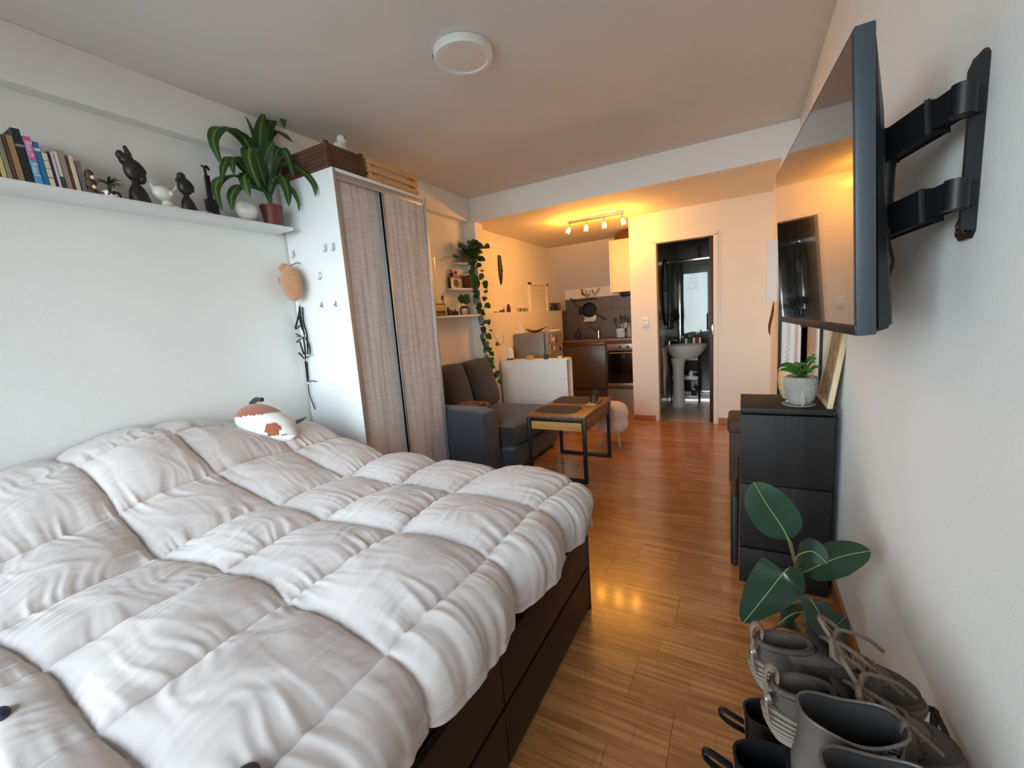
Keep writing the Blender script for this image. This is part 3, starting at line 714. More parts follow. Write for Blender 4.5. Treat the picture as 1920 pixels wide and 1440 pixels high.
# tray with two glasses
p = PX(1092, 758, z=TZ); t = thing('small_tray', 'small pale wooden tray at the right edge of the coffee table', 'tray', (p.x, 3.42, TZ + .0005))
p = Vector((-1.125, 3.50, TZ))
bm = BM(); box(bm, p.x - .05, p.x + .05, p.y - .10, p.y + .10, TZ + .0008, TZ + .010, .002); obj('bottom', bm, 'beech', t)
bm = BM(); box(bm, p.x - .05, p.x - .044, p.y - .10, p.y + .10, TZ + .010, TZ + .018); box(bm, p.x + .044, p.x + .05, p.y - .10, p.y + .10, TZ + .010, TZ + .018); obj('rim', bm, 'dark_brown', t)
for i, (dy, hh) in enumerate(((.045, .095), (-.01, .06))):
    bm = BM(); lathe(bm, [(.0, .0), (.026, .0), (.032, hh), (.030, hh), (.025, .004), (0, .004)], (p.x, p.y + dy, TZ + .0105), 20)
    obj('drinking_glass', bm, 'clear_glass', label=['tall clear glass on the small tray of the coffee table', 'short clear glass on the small tray of the coffee table'][i], cat='glass', group='glasses on the tray')
# ------------------------------------------------------------------ fleece stool
sx, sy = -1.14, 4.10
t = thing('fleece_stool', 'round stool in curly cream fleece behind the coffee table', 'stool', (sx, sy, 0))
def wool(p, a, z):
    n = mnoise.noise(Vector((p.x * 60, p.y * 60, p.z * 60))) * .003 + mnoise.noise(Vector((p.x * 130, p.y * 130, p.z * 130))) * .006
    p = Vector((p.x * .92, p.y * .92, p.z)); return p + Vector((p.x, p.y, (p.z - .3) * .4)) * (n / .17)
bm = BM(); pr = [(0.0, .135), (.10, .135), (.145, .145), (.168, .18)]
pr += [(.172 + .004 * math.sin(i), .18 + .019 * i) for i in range(1, 10)] + [(.160, .385), (.135, .415), (.10, .428), (.06, .433), (.03, .435), (0.0, .435)]
lathe(bm, pr, (sx, sy, 0), 72, fn=wool); obj('seat', bm, 'fleece', t, smooth=80)
for i in range(3 + 1):
    a = R_(45 + 90 * i); d = Vector((math.cos(a), math.sin(a), 0)); bm = BM(); tube(bm, [Vector((sx, sy, .14)) + d * .10, Vector((sx, sy, 0)) + d * .145], [.016, .009], 10); obj('leg', bm, 'beech', t)

# ------------------------------------------------------------------ white divider unit behind the sofa
ux0, ux1, uy0, uy1, uz = -2.54, -1.70, 4.372, 4.545, .846
t = thing('divider_unit', 'low white open shelving unit turned with its back to the sofa', 'shelf unit', (-2.1, 4.45, 0))
bm = BM(); box(bm, ux0, ux1, uy0, uy0 + .018, 0, uz - .018, .001); obj('back_panel', bm, 'white_wood', t)
bm = BM(); box(bm, ux0, ux1, uy0, uy1, uz - .018, uz, .001); obj('top_panel', bm, 'white_wood', t)
bm = BM(); box(bm, ux0, ux1, uy1 - .018, uy1, 0, uz - .018, .001); obj('front_board', bm, 'white_wood', t)
bm = BM(); box(bm, ux1 - .07, ux1 - .052, uy0 + .018, uy1 - .018, 0, uz - .018, .001); obj('side_panel', bm, 'kitchen_paint', t)
for (a, b) in ((1051, 711), (1059, 711), (1018, 740)):
    p = PX(a, b, y=uy0); bm = BM(); ell(bm, (p.x, uy0, p.z), (.006, .0015, .006), 10, 6); obj('screw_cap', bm, 'fridge_paint', t)

# ------------------------------------------------------------------ fridge
fx0, fx1, fy0, fy1, fz = -2.545, -2.13, 4.76, 5.24, 1.14
t = thing('fridge', 'small grey fridge covered with magnets behind the white divider', 'fridge', (-2.35, 5.0, 0))
bm = BM(); box(bm, fx0, fx1, fy0, fy1, .03, fz, .006); obj('body', bm, 'fridge_paint', t)
bm = BM(); box(bm, fx1 + .006, fx1 + .055, fy0, fy1, .05, fz, .012, 3); dr = obj('door', bm, 'fridge_paint', t)
bm = BM(); box(bm, fx1, fx1 + .006, fy0 + .01, fy1 - .01, .05, fz - .008); obj('seal', bm, 'black_plastic', t)
rg = random.Random(5)
for i in range(16):
    y = rg.uniform(fy0 + .05, fy1 - .05); z = rg.uniform(.84, fz - .05); s = rg.uniform(.014, .03); q = rg.uniform(.014, .03)
    bm = BM(); box(bm, fx1 + .0545, fx1 + .060, y - s, y + s, z - q, z + q, .0015, 1); obj('magnet', bm, rg.choice(['red', 'cream', 'pink', 'navy', 'wicker', 'paper_white', 'radio_face', 'leaf_mid', 'red_wood']), dr)
bm = BM(); box(bm, fx0 + .02, fx0 + .06, fy0 + .02, fy0 + .06, 0, .03); box(bm, fx1 - .06, fx1 - .02, fy0 + .02, fy0 + .06, 0, .03); box(bm, fx0 + .02, fx0 + .06, fy1 - .06, fy1 - .02, 0, .03); box(bm, fx1 - .06, fx1 - .02, fy1 - .06, fy1 - .02, 0, .03); obj('feet', bm, 'black_plastic', t)

# ------------------------------------------------------------------ kitchen units
ky = 6.42
t = thing('base_cabinet', 'grey-brown kitchen base cabinet under the sink', 'cabinet', (-2.2, 6.7, 0))
kx = -1.845
bm = BM(); box(bm, XL + .002, kx, ky + .02, 6.98, .15, .895); obj('carcass', bm, 'cabinet_grey', t)
bm = BM(); box(bm, XL + .01, kx - .004, ky, ky + .02, .165, .835, .002); obj('door', bm, 'cabinet_grey', t)
bm = BM(); box(bm, XL + .01, kx - .004, ky - .002, ky + .02, .84, .892, .002); obj('grip_rail', bm, 'red_wood', t)
bm = BM(); box(bm, XL + .01, kx, ky + .04, ky + .06, 0, .15); obj('plinth', bm, 'cabinet_grey', t)
t = thing('oven', 'built-in steel oven with black glass door below the worktop', 'oven', (-1.5, 6.7, 0))
bm = BM(); box(bm, kx + .004, -1.155, ky + .02, 6.98, .15, .895); obj('body', bm, 'cabinet_grey', t)
bm = BM(); box(bm, kx + .006, -1.157, ky - .002, ky + .02, .855, .892, .002); obj('rail', bm, 'red_wood', t)
bm = BM(); box(bm, kx + .03, -1.16, ky - .004, ky + .02, .755, .85, .003); cp = obj('control_panel', bm, 'steel', t)
for x in (-1.615, -1.50, -1.385):
    bm = BM(); lathe(bm, [(.0, 0), (.022, 0), (.020, .018), (0, .018)], (x, ky - .004, .80), 16, M=Matrix.Rotation(R_(90), 4, 'X')); obj('knob', bm, 'black_plastic', cp)
bm = BM(); box(bm, kx + .03, -1.16, ky - .008, ky + .02, .25, .745, .003); od = obj('oven_door', bm, 'oven_glass', t)
bm = BM(); tube(bm, [(kx + .07, ky - .03, .715), (-1.2, ky - .03, .715)], .008, 8); tube(bm, [(kx + .09, ky - .03, .715), (kx + .09, ky - .006, .715)], .006, 6); tube(bm, [(-1.22, ky - .03, .715), (-1.22, ky - .006, .715)], .006, 6); obj('handle', bm, 'steel', od)
bm = BM(); box(bm, kx + .03, -1.16, ky - .004, ky + .02, .195, .243, .002); obj('bottom_strip', bm, 'steel', t)
bm = BM(); box(bm, kx + .006, -1.157, ky, ky + .02, .165, .19, .002); obj('base_rail', bm, 'red_wood', t)
bm = BM(); box(bm, kx, -1.155, ky + .04, ky + .06, 0, .15); obj('plinth', bm, 'steel', t)
bm = BM(); box(bm, XL + .014, -1.152, ky - .02, 6.984, .896, .930, .004); obj('worktop', bm, 'counter', label='grey-brown kitchen worktop running over cabinet and oven', cat='worktop')
# tap
p = PX(1105, 636, y=6.88); t = thing('kitchen_tap', 'chrome mixer tap at the back of the kitchen worktop', 'tap', (-2.08, 6.88, .9305))
tx = -2.08
bm = BM(); lathe(bm, [(.024, 0), (.022, .05), (.020, .12), (.0, .13)], (tx, 6.88, .9305), 16); obj('body', bm, 'chrome', t)
bm = BM(); tube(bm, smoothpath([(tx, 6.88, 1.0), (tx - .04, 6.82, 1.06), (tx - .11, 6.74, 1.12), (tx - .15, 6.70, 1.15)], 4), .011, 10); obj('spout', bm, 'chrome', t)
bm = BM(); tube(bm, [(tx, 6.88, 1.055), (tx + .015, 6.86, 1.13)], [.008, .006], 8); obj('lever', bm, 'chrome', t)
# wall cabinet, hood, basket
cx0, cx1, cyf, cyb, cz0, cz1 = -1.545, -1.154, 5.72, 6.28, 1.585, 2.262
t = thing('wall_cabinet', 'cream wall cabinet hung at the right of the kitchen', 'cabinet', (-1.35, 6.0, cz0))
bm = BM(); box(bm, cx0, cx1, cyf + .018, cyb, cz0, cz1, .002); obj('carcass', bm, 'white_wood', t)
bm = BM(); box(bm, cx0 + .028, cx1 - .004, cyf, cyf + .017, cz0 + .004, cz1 - .003, .002); obj('end_panel', bm, 'cream', t)
bm = BM(); box(bm, cx0 - .0, cx0 + .022, cyf + .004, cyf + .017, cz0, cz1, .002); obj('door_edge', bm, 'cream', t)
for (a, b) in ((1143, 501), (1170, 498)):
    p = PX(a, b, y=cyf); bm = BM(); ell(bm, (p.x, cyf, p.z), (.005, .002, .004), 8, 6); obj('screw_cap', bm, 'beech', t)
t = thing('cooker_hood', 'slim dark cooker hood hanging under the cream wall cabinet', 'hood', (-1.3, 6.1, 1.54))
bm = BM(); box(bm, cx0 + .10, cx1 - .004, cyf + .10, 6.9, 1.545, 1.583, .004); obj('body', bm, 'black_metal', t)
bm = BM(); ell(bm, (cx0 + .14, cyf + .16, 1.540), (.035, .04, .018)); obj('lamp_housing', bm, 'black_plastic', t)
t = thing('wicker_basket', 'brown wicker basket lying on top of the cream wall cabinet', 'basket', (-1.34, 5.95, cz1))
bc = Vector((-1.345, 5.93, cz1 + .001))
for i in range(5):
    bm = BM(); rr = .15 + .03 * math.sin(i / 5 * 2.4); zz = .012 + i * .018
    tube(bm, [bc + Vector((math.cos(a) * (rr - i * i * .003), math.sin(a) * rr * .8, zz + .004 * math.sin(a * 9 + i * 3))) for a in [2 * math.pi * q / 36 for q in range(37)]], .0115, 6, cap=False); obj('coil', bm, 'wicker', t)
bm = BM(); lathe(bm, [(.14, .002), (.155, .02), (.15, .05), (.12, .08), (.06, .095), (0, .098)], bc, 24, sy=.8); obj('core', bm, 'wicker', t)

# ------------------------------------------------------------------ chest of drawers, right
qx0, qx1, qy0, qy1, qz = 0.0, .345, 2.105, 2.45, .845
t = thing('drawer_chest', 'narrow black wood-grain chest of drawers below the television', 'chest', (.17, 2.28, 0))
bm = BM(); box(bm, qx0 + .004, qx1 - .004, qy0 + .02, qy1, 0, qz - .036, .001); obj('carcass', bm, 'black_wood', t)
bm = BM(); box(bm, qx0, qx1, qy0, qy1 + .0, qz - .022, qz, .0015); obj('top_panel', bm, 'black_wood', t)
for (a, b) in ((.50, qz - .03), (.185, .49), (.0, .175)):
    bm = BM(); box(bm, qx0, qx1 - .002, qy0 - .0, qy0 + .019, a + .003, b, .0015); obj('drawer', bm, 'black_wood', t)
# brown storage ottoman behind it
t = thing('storage_ottoman', 'dark brown storage cube with a lid beyond the black chest', 'ottoman', (.08, 3.55, 0))
bm = BM(); box(bm, -.072, .26, 3.405, 3.735, 0, .375, .008); obj('body', bm, 'ottoman', t)
bm = BM(); box(bm, -.085, .268, 3.395, 3.745, .372, .475, .025, 4); obj('lid', bm, 'ottoman', t)

# ------------------------------------------------------------------ television on a swivel arm
c = Vector((.1567, 1.5395, 1.5029)); yaw, tilt, w, h = .0638, .044, .9694, .56
dY = Vector((-math.sin(yaw), math.cos(yaw), 0)); nF = Vector((-math.cos(yaw), -math.sin(yaw), 0)); up = Vector((0, 0, 1)) * math.cos(tilt) + nF * math.sin(tilt); nn = dY.cross(up).normalized()
if nn.dot(nF) < 0: nn = -nn
TM = Matrix(((dY.x, up.x, nn.x, c.x), (dY.y, up.y, nn.y, c.y), (dY.z, up.z, nn.z, c.z), (0, 0, 0, 1)))   # local x along width, y up, z out of the screen
tv = thing('television', 'large flat television with black screen turned on its wall arm', 'television', M=TM)
def lobj(name, bm, m, par, **k): return obj(name, bm, m, par, world=False, **k)
bm = BM(); box(bm, -w / 2, w / 2, -h / 2, h / 2, -.032, 0, .003); lobj('frame', bm, 'tv_side', tv)
bm = BM(); box(bm, -w / 2 + .009, w / 2 - .009, -h / 2 + .022, h / 2 - .009, -.002, .0012); lobj('screen', bm, 'tv_screen', tv)
bm = BM(); box(bm, -w / 2 + .003, w / 2 - .003, -h / 2 + .001, -h / 2 + .022, -.001, .0016, .001); lobj('lower_bezel', bm, 'black_plastic', tv)
bm = BM()
pts = [(-w / 2 + .005, -h / 2 + .004, -.032), (w / 2 - .005, -h / 2 + .004, -.032), (w / 2 - .005, h / 2 - .004, -.032), (-w / 2 + .005, h / 2 - .004, -.032)]
bk = [(-w / 2 + .03, -h / 2 + .01, -.066), (w / 2 - .03, -h / 2 + .01, -.066), (w / 2 - .08, h / 2 - .13, -.066), (-w / 2 + .08, h / 2 - .13, -.066)]
vs = [bm.verts.new(p) for p in pts + bk]
for f in ((0, 1, 2, 3), (7, 6, 5, 4), (0, 4, 5, 1), (1, 5, 6, 2), (2, 6, 7, 3), (3, 7, 4, 0)): bm.faces.new([vs[i] for i in f])
bmesh.ops.bevel(bm, geom=bm.edges[:], offset=.006, segments=2, affect='EDGES'); lobj('back_cover', bm, 'black_plastic', tv)
bm = BM(); ell(bm, (.08, -h / 2 - .003, -.01), (.02, .006, .008), 10, 6); lobj('sensor', bm, 'black_plastic', tv)
# mount
mt = thing('tv_wall_mount', 'black metal swivel wall mount with two arms behind the television', 'wall mount', (.37, 1.14, 1.40))
bm = BM(); px1, px0 = XR - .0005, XR - .006
ya, yb = 1.108, 1.182
prf = [(ya, 1.405), (ya + .012, 1.392), (yb - .02, 1.392), (yb, 1.405), (yb, 1.425), (yb - .012, 1.435), (yb - .012, 1.665), (yb, 1.678), (yb, 1.70), (yb - .02, 1.712), (ya + .012, 1.712), (ya, 1.70)]
prism(bm, [(px0, y, z) for y, z in prf], (px1 - px0, 0, 0)); obj('wall_plate', bm, 'black_metal', mt)
bm = BM(); prism(bm, [(px0 - .016, ya, 1.41), (px0 - .016, ya, 1.695), (px0, ya, 1.70), (px0, ya, 1.405)], (0, .004, 0)); obj('plate_flange', bm, 'black_metal', mt)
for (z, lb) in ((1.698, 0), (1.672, 0), (1.555, 0), (1.408, 0), (1.414, 1)):
    bm = BM(); ell(bm, (px0 - .001, (ya + yb) / 2 + (.02 if lb else -.012), z), (.003, .008, .006), 10, 6); obj('bolt', bm, 'chrome', mt)
for zc in (1.625, 1.468):
    pv = Vector((XR - .038, 1.085, zc)); el = Vector((.272, 1.235, zc - .018)); 
    bm = BM(); tube(bm, [pv - Vector((0, 0, .026)), pv + Vector((0, 0, .026))], .017, 20); box(bm, XR - .034, XR - .006, 1.10, 1.128, zc - .022, zc + .022, .003); obj('pivot', bm, 'black_metal', mt)
    d = (el - pv); L = d.length; ang = math.atan2(d.y, d.x)
    M = Matrix.Translation(pv) @ Matrix.Rotation(ang, 4, 'Z') @ Matrix.Rotation(-math.asin(d.z / L), 4, 'Y')
    bm = BM(); box(bm, .0, .06, -.013, .013, -.021, .021, .004, M=M); box(bm, .05, L - .0, -.016, .016, -.026, .026, .006, M=M); obj('arm', bm, 'black_metal', mt)
el = Vector((.272, 1.235, 1.53))
bm = BM(); tube(bm, [(el.x, el.y, 1.415), (el.x, el.y, 1.645)], .014, 16); obj('elbow_post', bm, 'black_metal', mt)
tb_ = TM @ Vector((0, 0, -.075))
for zc in (1.57, 1.47):
    a = Vector((el.x, el.y, zc)); b = Vector((tb_.x + .012, tb_.y, zc)); bm = BM(); tube(bm, [a, b], .016, 10, flat=1.2); obj('fore_arm', bm, 'black_metal', mt)
bm = BM(); box(bm, -.12, .12, -.12, .12, -.078, -.0665, .003, M=TM); obj('vesa_plate', bm, 'black_metal', mt)
q = [PX(1657, 425, y=1.2), PX(1665, 450, y=1.2), PX(1674, 490, y=1.2), PX(1664, 522, y=1.21)]
bm = BM(); tube(bm, smoothpath([TM @ Vector((-.12, -.03, -.068))] + q, 5), .0035, 8); obj('tv_cable', bm, 'rubber_black', label='short black cable hanging behind the television', cat='cable')
# ------------------------------------------------------------------ books on the shelf
def text_mesh(s, size, M, name, m, parent, depth=.0004):
    cu = bpy.data.curves.new(name, 'FONT'); cu.body = s; cu.size = size; cu.extrude = depth; cu.align_x = 'CENTER'; cu.align_y = 'CENTER'; cu.resolution_u = 2
    to = bpy.data.objects.new(name + '_tmp', cu); COL.objects.link(to)
    me = bpy.data.meshes.new_from_object(to.evaluated_get(bpy.context.evaluated_depsgraph_get())); bpy.data.objects.remove(to)
    me.name = name; me.transform(MW[parent.name].inverted() @ M); me.materials.clear(); me.materials.append(MATS[m])
    o = bpy.data.objects.new(name, me); COL.objects.link(o); o.parent = parent; return o
BOOKS = [  # base y from / to, height, colour, label, band (from, to, colour)
 (.560, .580, .150, S(206, 196, 170), 'pale ivory book at the left end of the shelf row', None),
 (.581, .603, .165, S(128, 118, 104), 'grey-brown book between the ivory and the dark brown books', None),
 (.604, .617, .060, S(60, 44, 36), 'very low dark brown book at the left edge of the row', None),
 (.618, .634, .118, S(226, 212, 140), 'short pale yellow book near the left end', None),
 (.635, .648, .182, S(146, 136, 122), 'grey book beside the short yellow one', None),
 (.649, .660, .176, S(104, 76, 62), 'thin brown book left of the tan one', None),
 (.661, .681, .178, S(170, 140, 96), 'tan book left of the tall black one', None),
 (.682, .708, .212, S(40, 40, 46), 'tall black book, tallest of the shelf row', (.68, .72, S(150, 150, 150))),
 (.709, .731, .190, S(96, 170, 214), 'pink and light blue book with white lettering', (.52, .99, S(214, 92, 160))),
 (.732, .750, .176, S(34, 126, 178), 'bright blue book right of the pink one', (.80, .86, S(210, 225, 235))),
 (.751, .769, .140, S(232, 226, 200), 'cream book with thin dark bands on its spine', (.30, .32, S(60, 60, 60))),
 (.770, .778, .150, S(70, 48, 56), 'thin dark plum book right of the banded cream one', None),
 (.779, .787, .148, S(206, 198, 200), 'thin pale grey book right of the plum one', None),
 (.788, .801, .155, S(226, 220, 210), 'white book with a dark green foot', (.0, .36, S(52, 66, 64))),
 (.802, .822, .166, S(160, 148, 136), 'thick taupe book left of the red-brown one', None),
 (.823, .832, .150, S(112, 66, 48), 'thin red-brown book right of the taupe one', None),
 (.833, .847, .150, S(222, 206, 178), 'beige book right of the red-brown one', None),
 (.850, .868, .136, S(126, 112, 118), 'mauve-grey ridged book at the right end of the row', None)]
for i, (ya, yb, hh, col, lb, band) in enumerate(BOOKS):
    m = mat('book_cover_%02d' % i, col, .55, var=.06, vs=20)
    dp = .125 + .02 * ((i * 37) % 5) / 5; xf = -2.535 - .008 * ((i * 53) % 4) / 4
    ang = R_(3.2 if i > 2 else 1.0)
    Mb = Matrix.Translation(Vector((xf, ya, SZ + .0005))) @ Matrix.Rotation(ang, 4, 'X')
    t = thing('book', lb, 'book', group='books on the long white shelf', M=Mb)
    th = yb - ya - .0012; c = .0018 if th < .012 else .0025
    bm = BM(); box(bm, -dp, 0, 0, c, 0, hh); box(bm, -dp, 0, th - c, th, 0, hh); box(bm, -c, .0012, 0, th, 0, hh, .0008, 1); lobj('cover', bm, m.name, t, smooth=0)
    bm = BM(); box(bm, -dp + .004, -c, c, th - c, .003, hh - .004); lobj('pages', bm, 'book_paper', t, smooth=0)
    if band:
        mb = mat('book_band_%02d' % i, band[2], .55)
        bm = BM(); box(bm, -.0005, .0018, -.0004, th + .0004, hh * band[0], hh * band[1]); lobj('spine_band', bm, mb.name, t, smooth=0)
        if i == 10:
            for q in (.55, .78):
                bm = BM(); box(bm, -.0005, .0018, 0, th, hh * q, hh * q + .002); lobj('spine_band', bm, mb.name, t, smooth=0)
    if i == 8:
        Mt = Mb @ Matrix(((0, 0, 1, .0019), (0, 1, 0, th / 2), (1, 0, 0, hh * .72), (0, 0, 0, 1)))
        R3 = Matrix(((0, 0, 1), (0, 1, 0), (-1, 0, 0))).to_4x4()
        text_mesh('Beach', .026, Mb @ Matrix.Translation((.0021, th / 2, hh * .74)) @ R3, 'lettering', 'white_plain', t)
        text_mesh('Read', .026, Mb @ Matrix.Translation((.0016, th / 2, hh * .34)) @ R3, 'lettering', 'white_plain', t)
# carved bookend
t = thing('carved_bookend', 'small dark brown carved wooden figure at the end of the books', 'figurine', (-2.56, .885, SZ))
bm = BM(); lathe(bm, [(.0, 0), (.022, 0), (.023, .02), (.014, .03), (.02, .045), (.022, .06), (.013, .07), (.016, .085), (.015, .1), (.006, .112), (0, .114)], (-2.545, .884, SZ + .0003), 12); obj('body', bm, 'brown_wood', t)
for z in (.035, .075):
    bm = BM(); ell(bm, (-2.522, .887, SZ + z), (.006, .008, .009), 10, 8); obj('bone_inlay', bm, 'cream', t)
# little succulent in a patterned pot
pc = Vector((-2.545, .948, SZ + .0003))
t = thing('small_palm_pot', 'tiny spiky green plant in a black and white patterned pot', 'plant', pc)
m = mat('pattern_pot', S(230, 228, 222), .4, col2=S(30, 30, 30), vs=70, sharp=.06, detail=1)
bm = BM(); lathe(bm, [(0, 0), (.030, 0), (.036, .012), (.036, .026), (.030, .034), (.026, .034), (.026, .03), (0, .03)], pc, 24); obj('pot', bm, 'pattern_pot', t)
bm = BM(); tube(bm, [pc + Vector((0, 0, .03)), pc + Vector((0, 0, .062))], [.010, .007], 8); obj('stem', bm, 'stem', t)
for i in range(15):
    a = i * 2.4; el = .2 + .9 * (i % 5) / 5; d = Vector((math.cos(a), math.sin(a), 0)); L = .055
    bm = BM(); p0 = pc + Vector((0, 0, .06)); leaf(bm, [p0, p0 + d * L * .5 + Vector((0, 0, L * .5 * el)), p0 + d * L + Vector((0, 0, L * (el - .3)))], .006, fold=.3, k=3); obj('leaf', bm, 'leaf_dark', t)
# ------------------------------------------------------------------ figurines
def bust(name, label, c, s, lean, crown):
    t = thing(name, label, 'figurine', c)
    bm = BM(); lathe(bm, [(0, 0), (.034, 0), (.036, .02), (.031, .05), (.022, .07), (.014, .08), (.013, .095)], c, 20, sx=.8 * s, sy=1.0 * s, M=Matrix.Scale(s, 4, (0, 0, 1)), fn=lambda p, a, z: p + Vector((0, -.004 * z / .05, 0))); obj('bust', bm, 'ebony', t)
    hd = c + Vector((0, -.006 * s, .135 * s))
    bm = BM(); ell(bm, hd, (.027 * s, .034 * s, .045 * s), 20, 14, fn=lambda p, q: p + Vector((0, .010 * s * max(0, q.y) * (1 - abs(q.z)), 0))); obj('head', bm, 'ebony', t)
    bm = BM(); f = hd + Vector((.012 * s, .030 * s, 0)); ell(bm, f + Vector((0, 0, -.002 * s)), (.007 * s, .009 * s, .012 * s), 8, 8); ell(bm, f + Vector((0, -.001 * s, -.022 * s)), (.009 * s, .008 * s, .005 * s), 8, 6); obj('face', bm, 'ebony', t)
    bm = BM()
    if crown:
        ell(bm, hd + Vector((0, -.018 * s, .036 * s)), (.024 * s, .026 * s, .026 * s), 14, 10); ell(bm, hd + Vector((0, -.036 * s, .05 * s)), (.016 * s, .014 * s, .018 * s), 12, 8)
        tube(bm, [hd + Vector((0, -.006 * s, .055 * s)), hd + Vector((0, -.016 * s, .09 * s))], [.012 * s, .006 * s], 10); ell(bm, hd + Vector((0, .022 * s, -.03 * s)), (.02 * s, .016 * s, .02 * s), 12, 8)
    else:
        ell(bm, hd + Vector((0, -.010 * s, .048 * s)), (.018 * s, .020 * s, .022 * s), 14, 10); ell(bm, hd + Vector((0, -.030 * s, .025 * s)), (.012 * s, .010 * s, .012 * s), 10, 8)
    obj('headdress', bm, 'ebony', t); return t
bust('carved_bust', 'tall black carved bust with a high headdress on the shelf', Vector((-2.56, 1.065, SZ + .0003)), 1.16, 0, True)
bust('carved_bust', 'smaller black carved bust right of the white figurine', Vector((-2.56, 1.275, SZ + .0003)), .98, 0, False)
c = Vector((-2.555, 1.165, SZ + .0003))
t = thing('white_figurine', 'glossy white big-headed figurine between the two black busts', 'figurine', c)
bm = BM(); ell(bm, c + Vector((0, .008, .022)), (.022, .026, .024)); ell(bm, c + Vector((.012, .038, .010)), (.010, .018, .010)); ell(bm, c + Vector((.018, -.008, .009)), (.012, .016, .009)); obj('body', bm, 'ceramic_white', t)
bm = BM(); ell(bm, c + Vector((0, -.004, .072)), (.036, .048, .036)); h = obj('head', bm, 'ceramic_white', t)
bm = BM(); ell(bm, c + Vector((.031, .018, .072)), (.008, .012, .012)); obj('eye', bm, 'ceramic_white', h)
for s in (-1, 1):
    bm = BM(); b0 = c + Vector((0, s * .036 , .085)); tube(bm, [b0, b0 + Vector((0, s * .016, .02)), b0 + Vector((0, s * .026, .042))], [.014, .010, .002], 10, flat=.5); obj('ear', bm, 'ceramic_white', h)
# black guitar-like stand ornament
c = Vector((-2.555, 1.385, SZ + .0003)); t = thing('black_ornament', 'slim black ornament with a hooked top beside the leafy plant', 'ornament', c)
bm = BM(); box(bm, c.x - .02, c.x + .02, c.y - .026, c.y + .026, c.z, c.z + .09, .003); obj('base', bm, 'black_metal', t)
bm = BM(); box(bm, c.x - .008, c.x + .008, c.y - .014, c.y + .010, c.z + .09, c.z + .215, .002); obj('neck', bm, 'black_metal', t)
bm = BM(); tube(bm, smoothpath([(c.x, c.y - .004, c.z + .21), (c.x, c.y - .006, c.z + .25), (c.x, c.y + .004, c.z + .262), (c.x, c.y + .016, c.z + .245)], 4), [.007] * 13, 8); tube(bm, [(c.x, c.y - .006, c.z + .252), (c.x, c.y - .022, c.z + .262)], .005, 8); obj('hook', bm, 'black_metal', t)
c = Vector((-2.535, 1.335, SZ + .0003)); bm = BM(); ell(bm, c + Vector((0, 0, .011)), (.018, .016, .011)); ell(bm, c + Vector((.004, .022, .008)), (.012, .014, .008)); obj('pebble', bm, 'concrete', label='small grey stone lying between black bust and black ornament', cat='stone')
# white globe lamp behind the plant
c = Vector((-2.555, 1.575, SZ + .0003)); t = thing('globe_lamp', 'small white glass globe lamp half hidden by the leafy plant', 'lamp', c)
bm = BM(); lathe(bm, [(0, 0), (.034, 0), (.036, .008), (.022, .014), (0, .014)], c, 20); obj('base', bm, 'beech', t)
bm = BM(); ell(bm, c + Vector((0, 0, .068)), (.056, .056, .056), 28, 18); obj('globe', bm, 'ceramic_white', t)
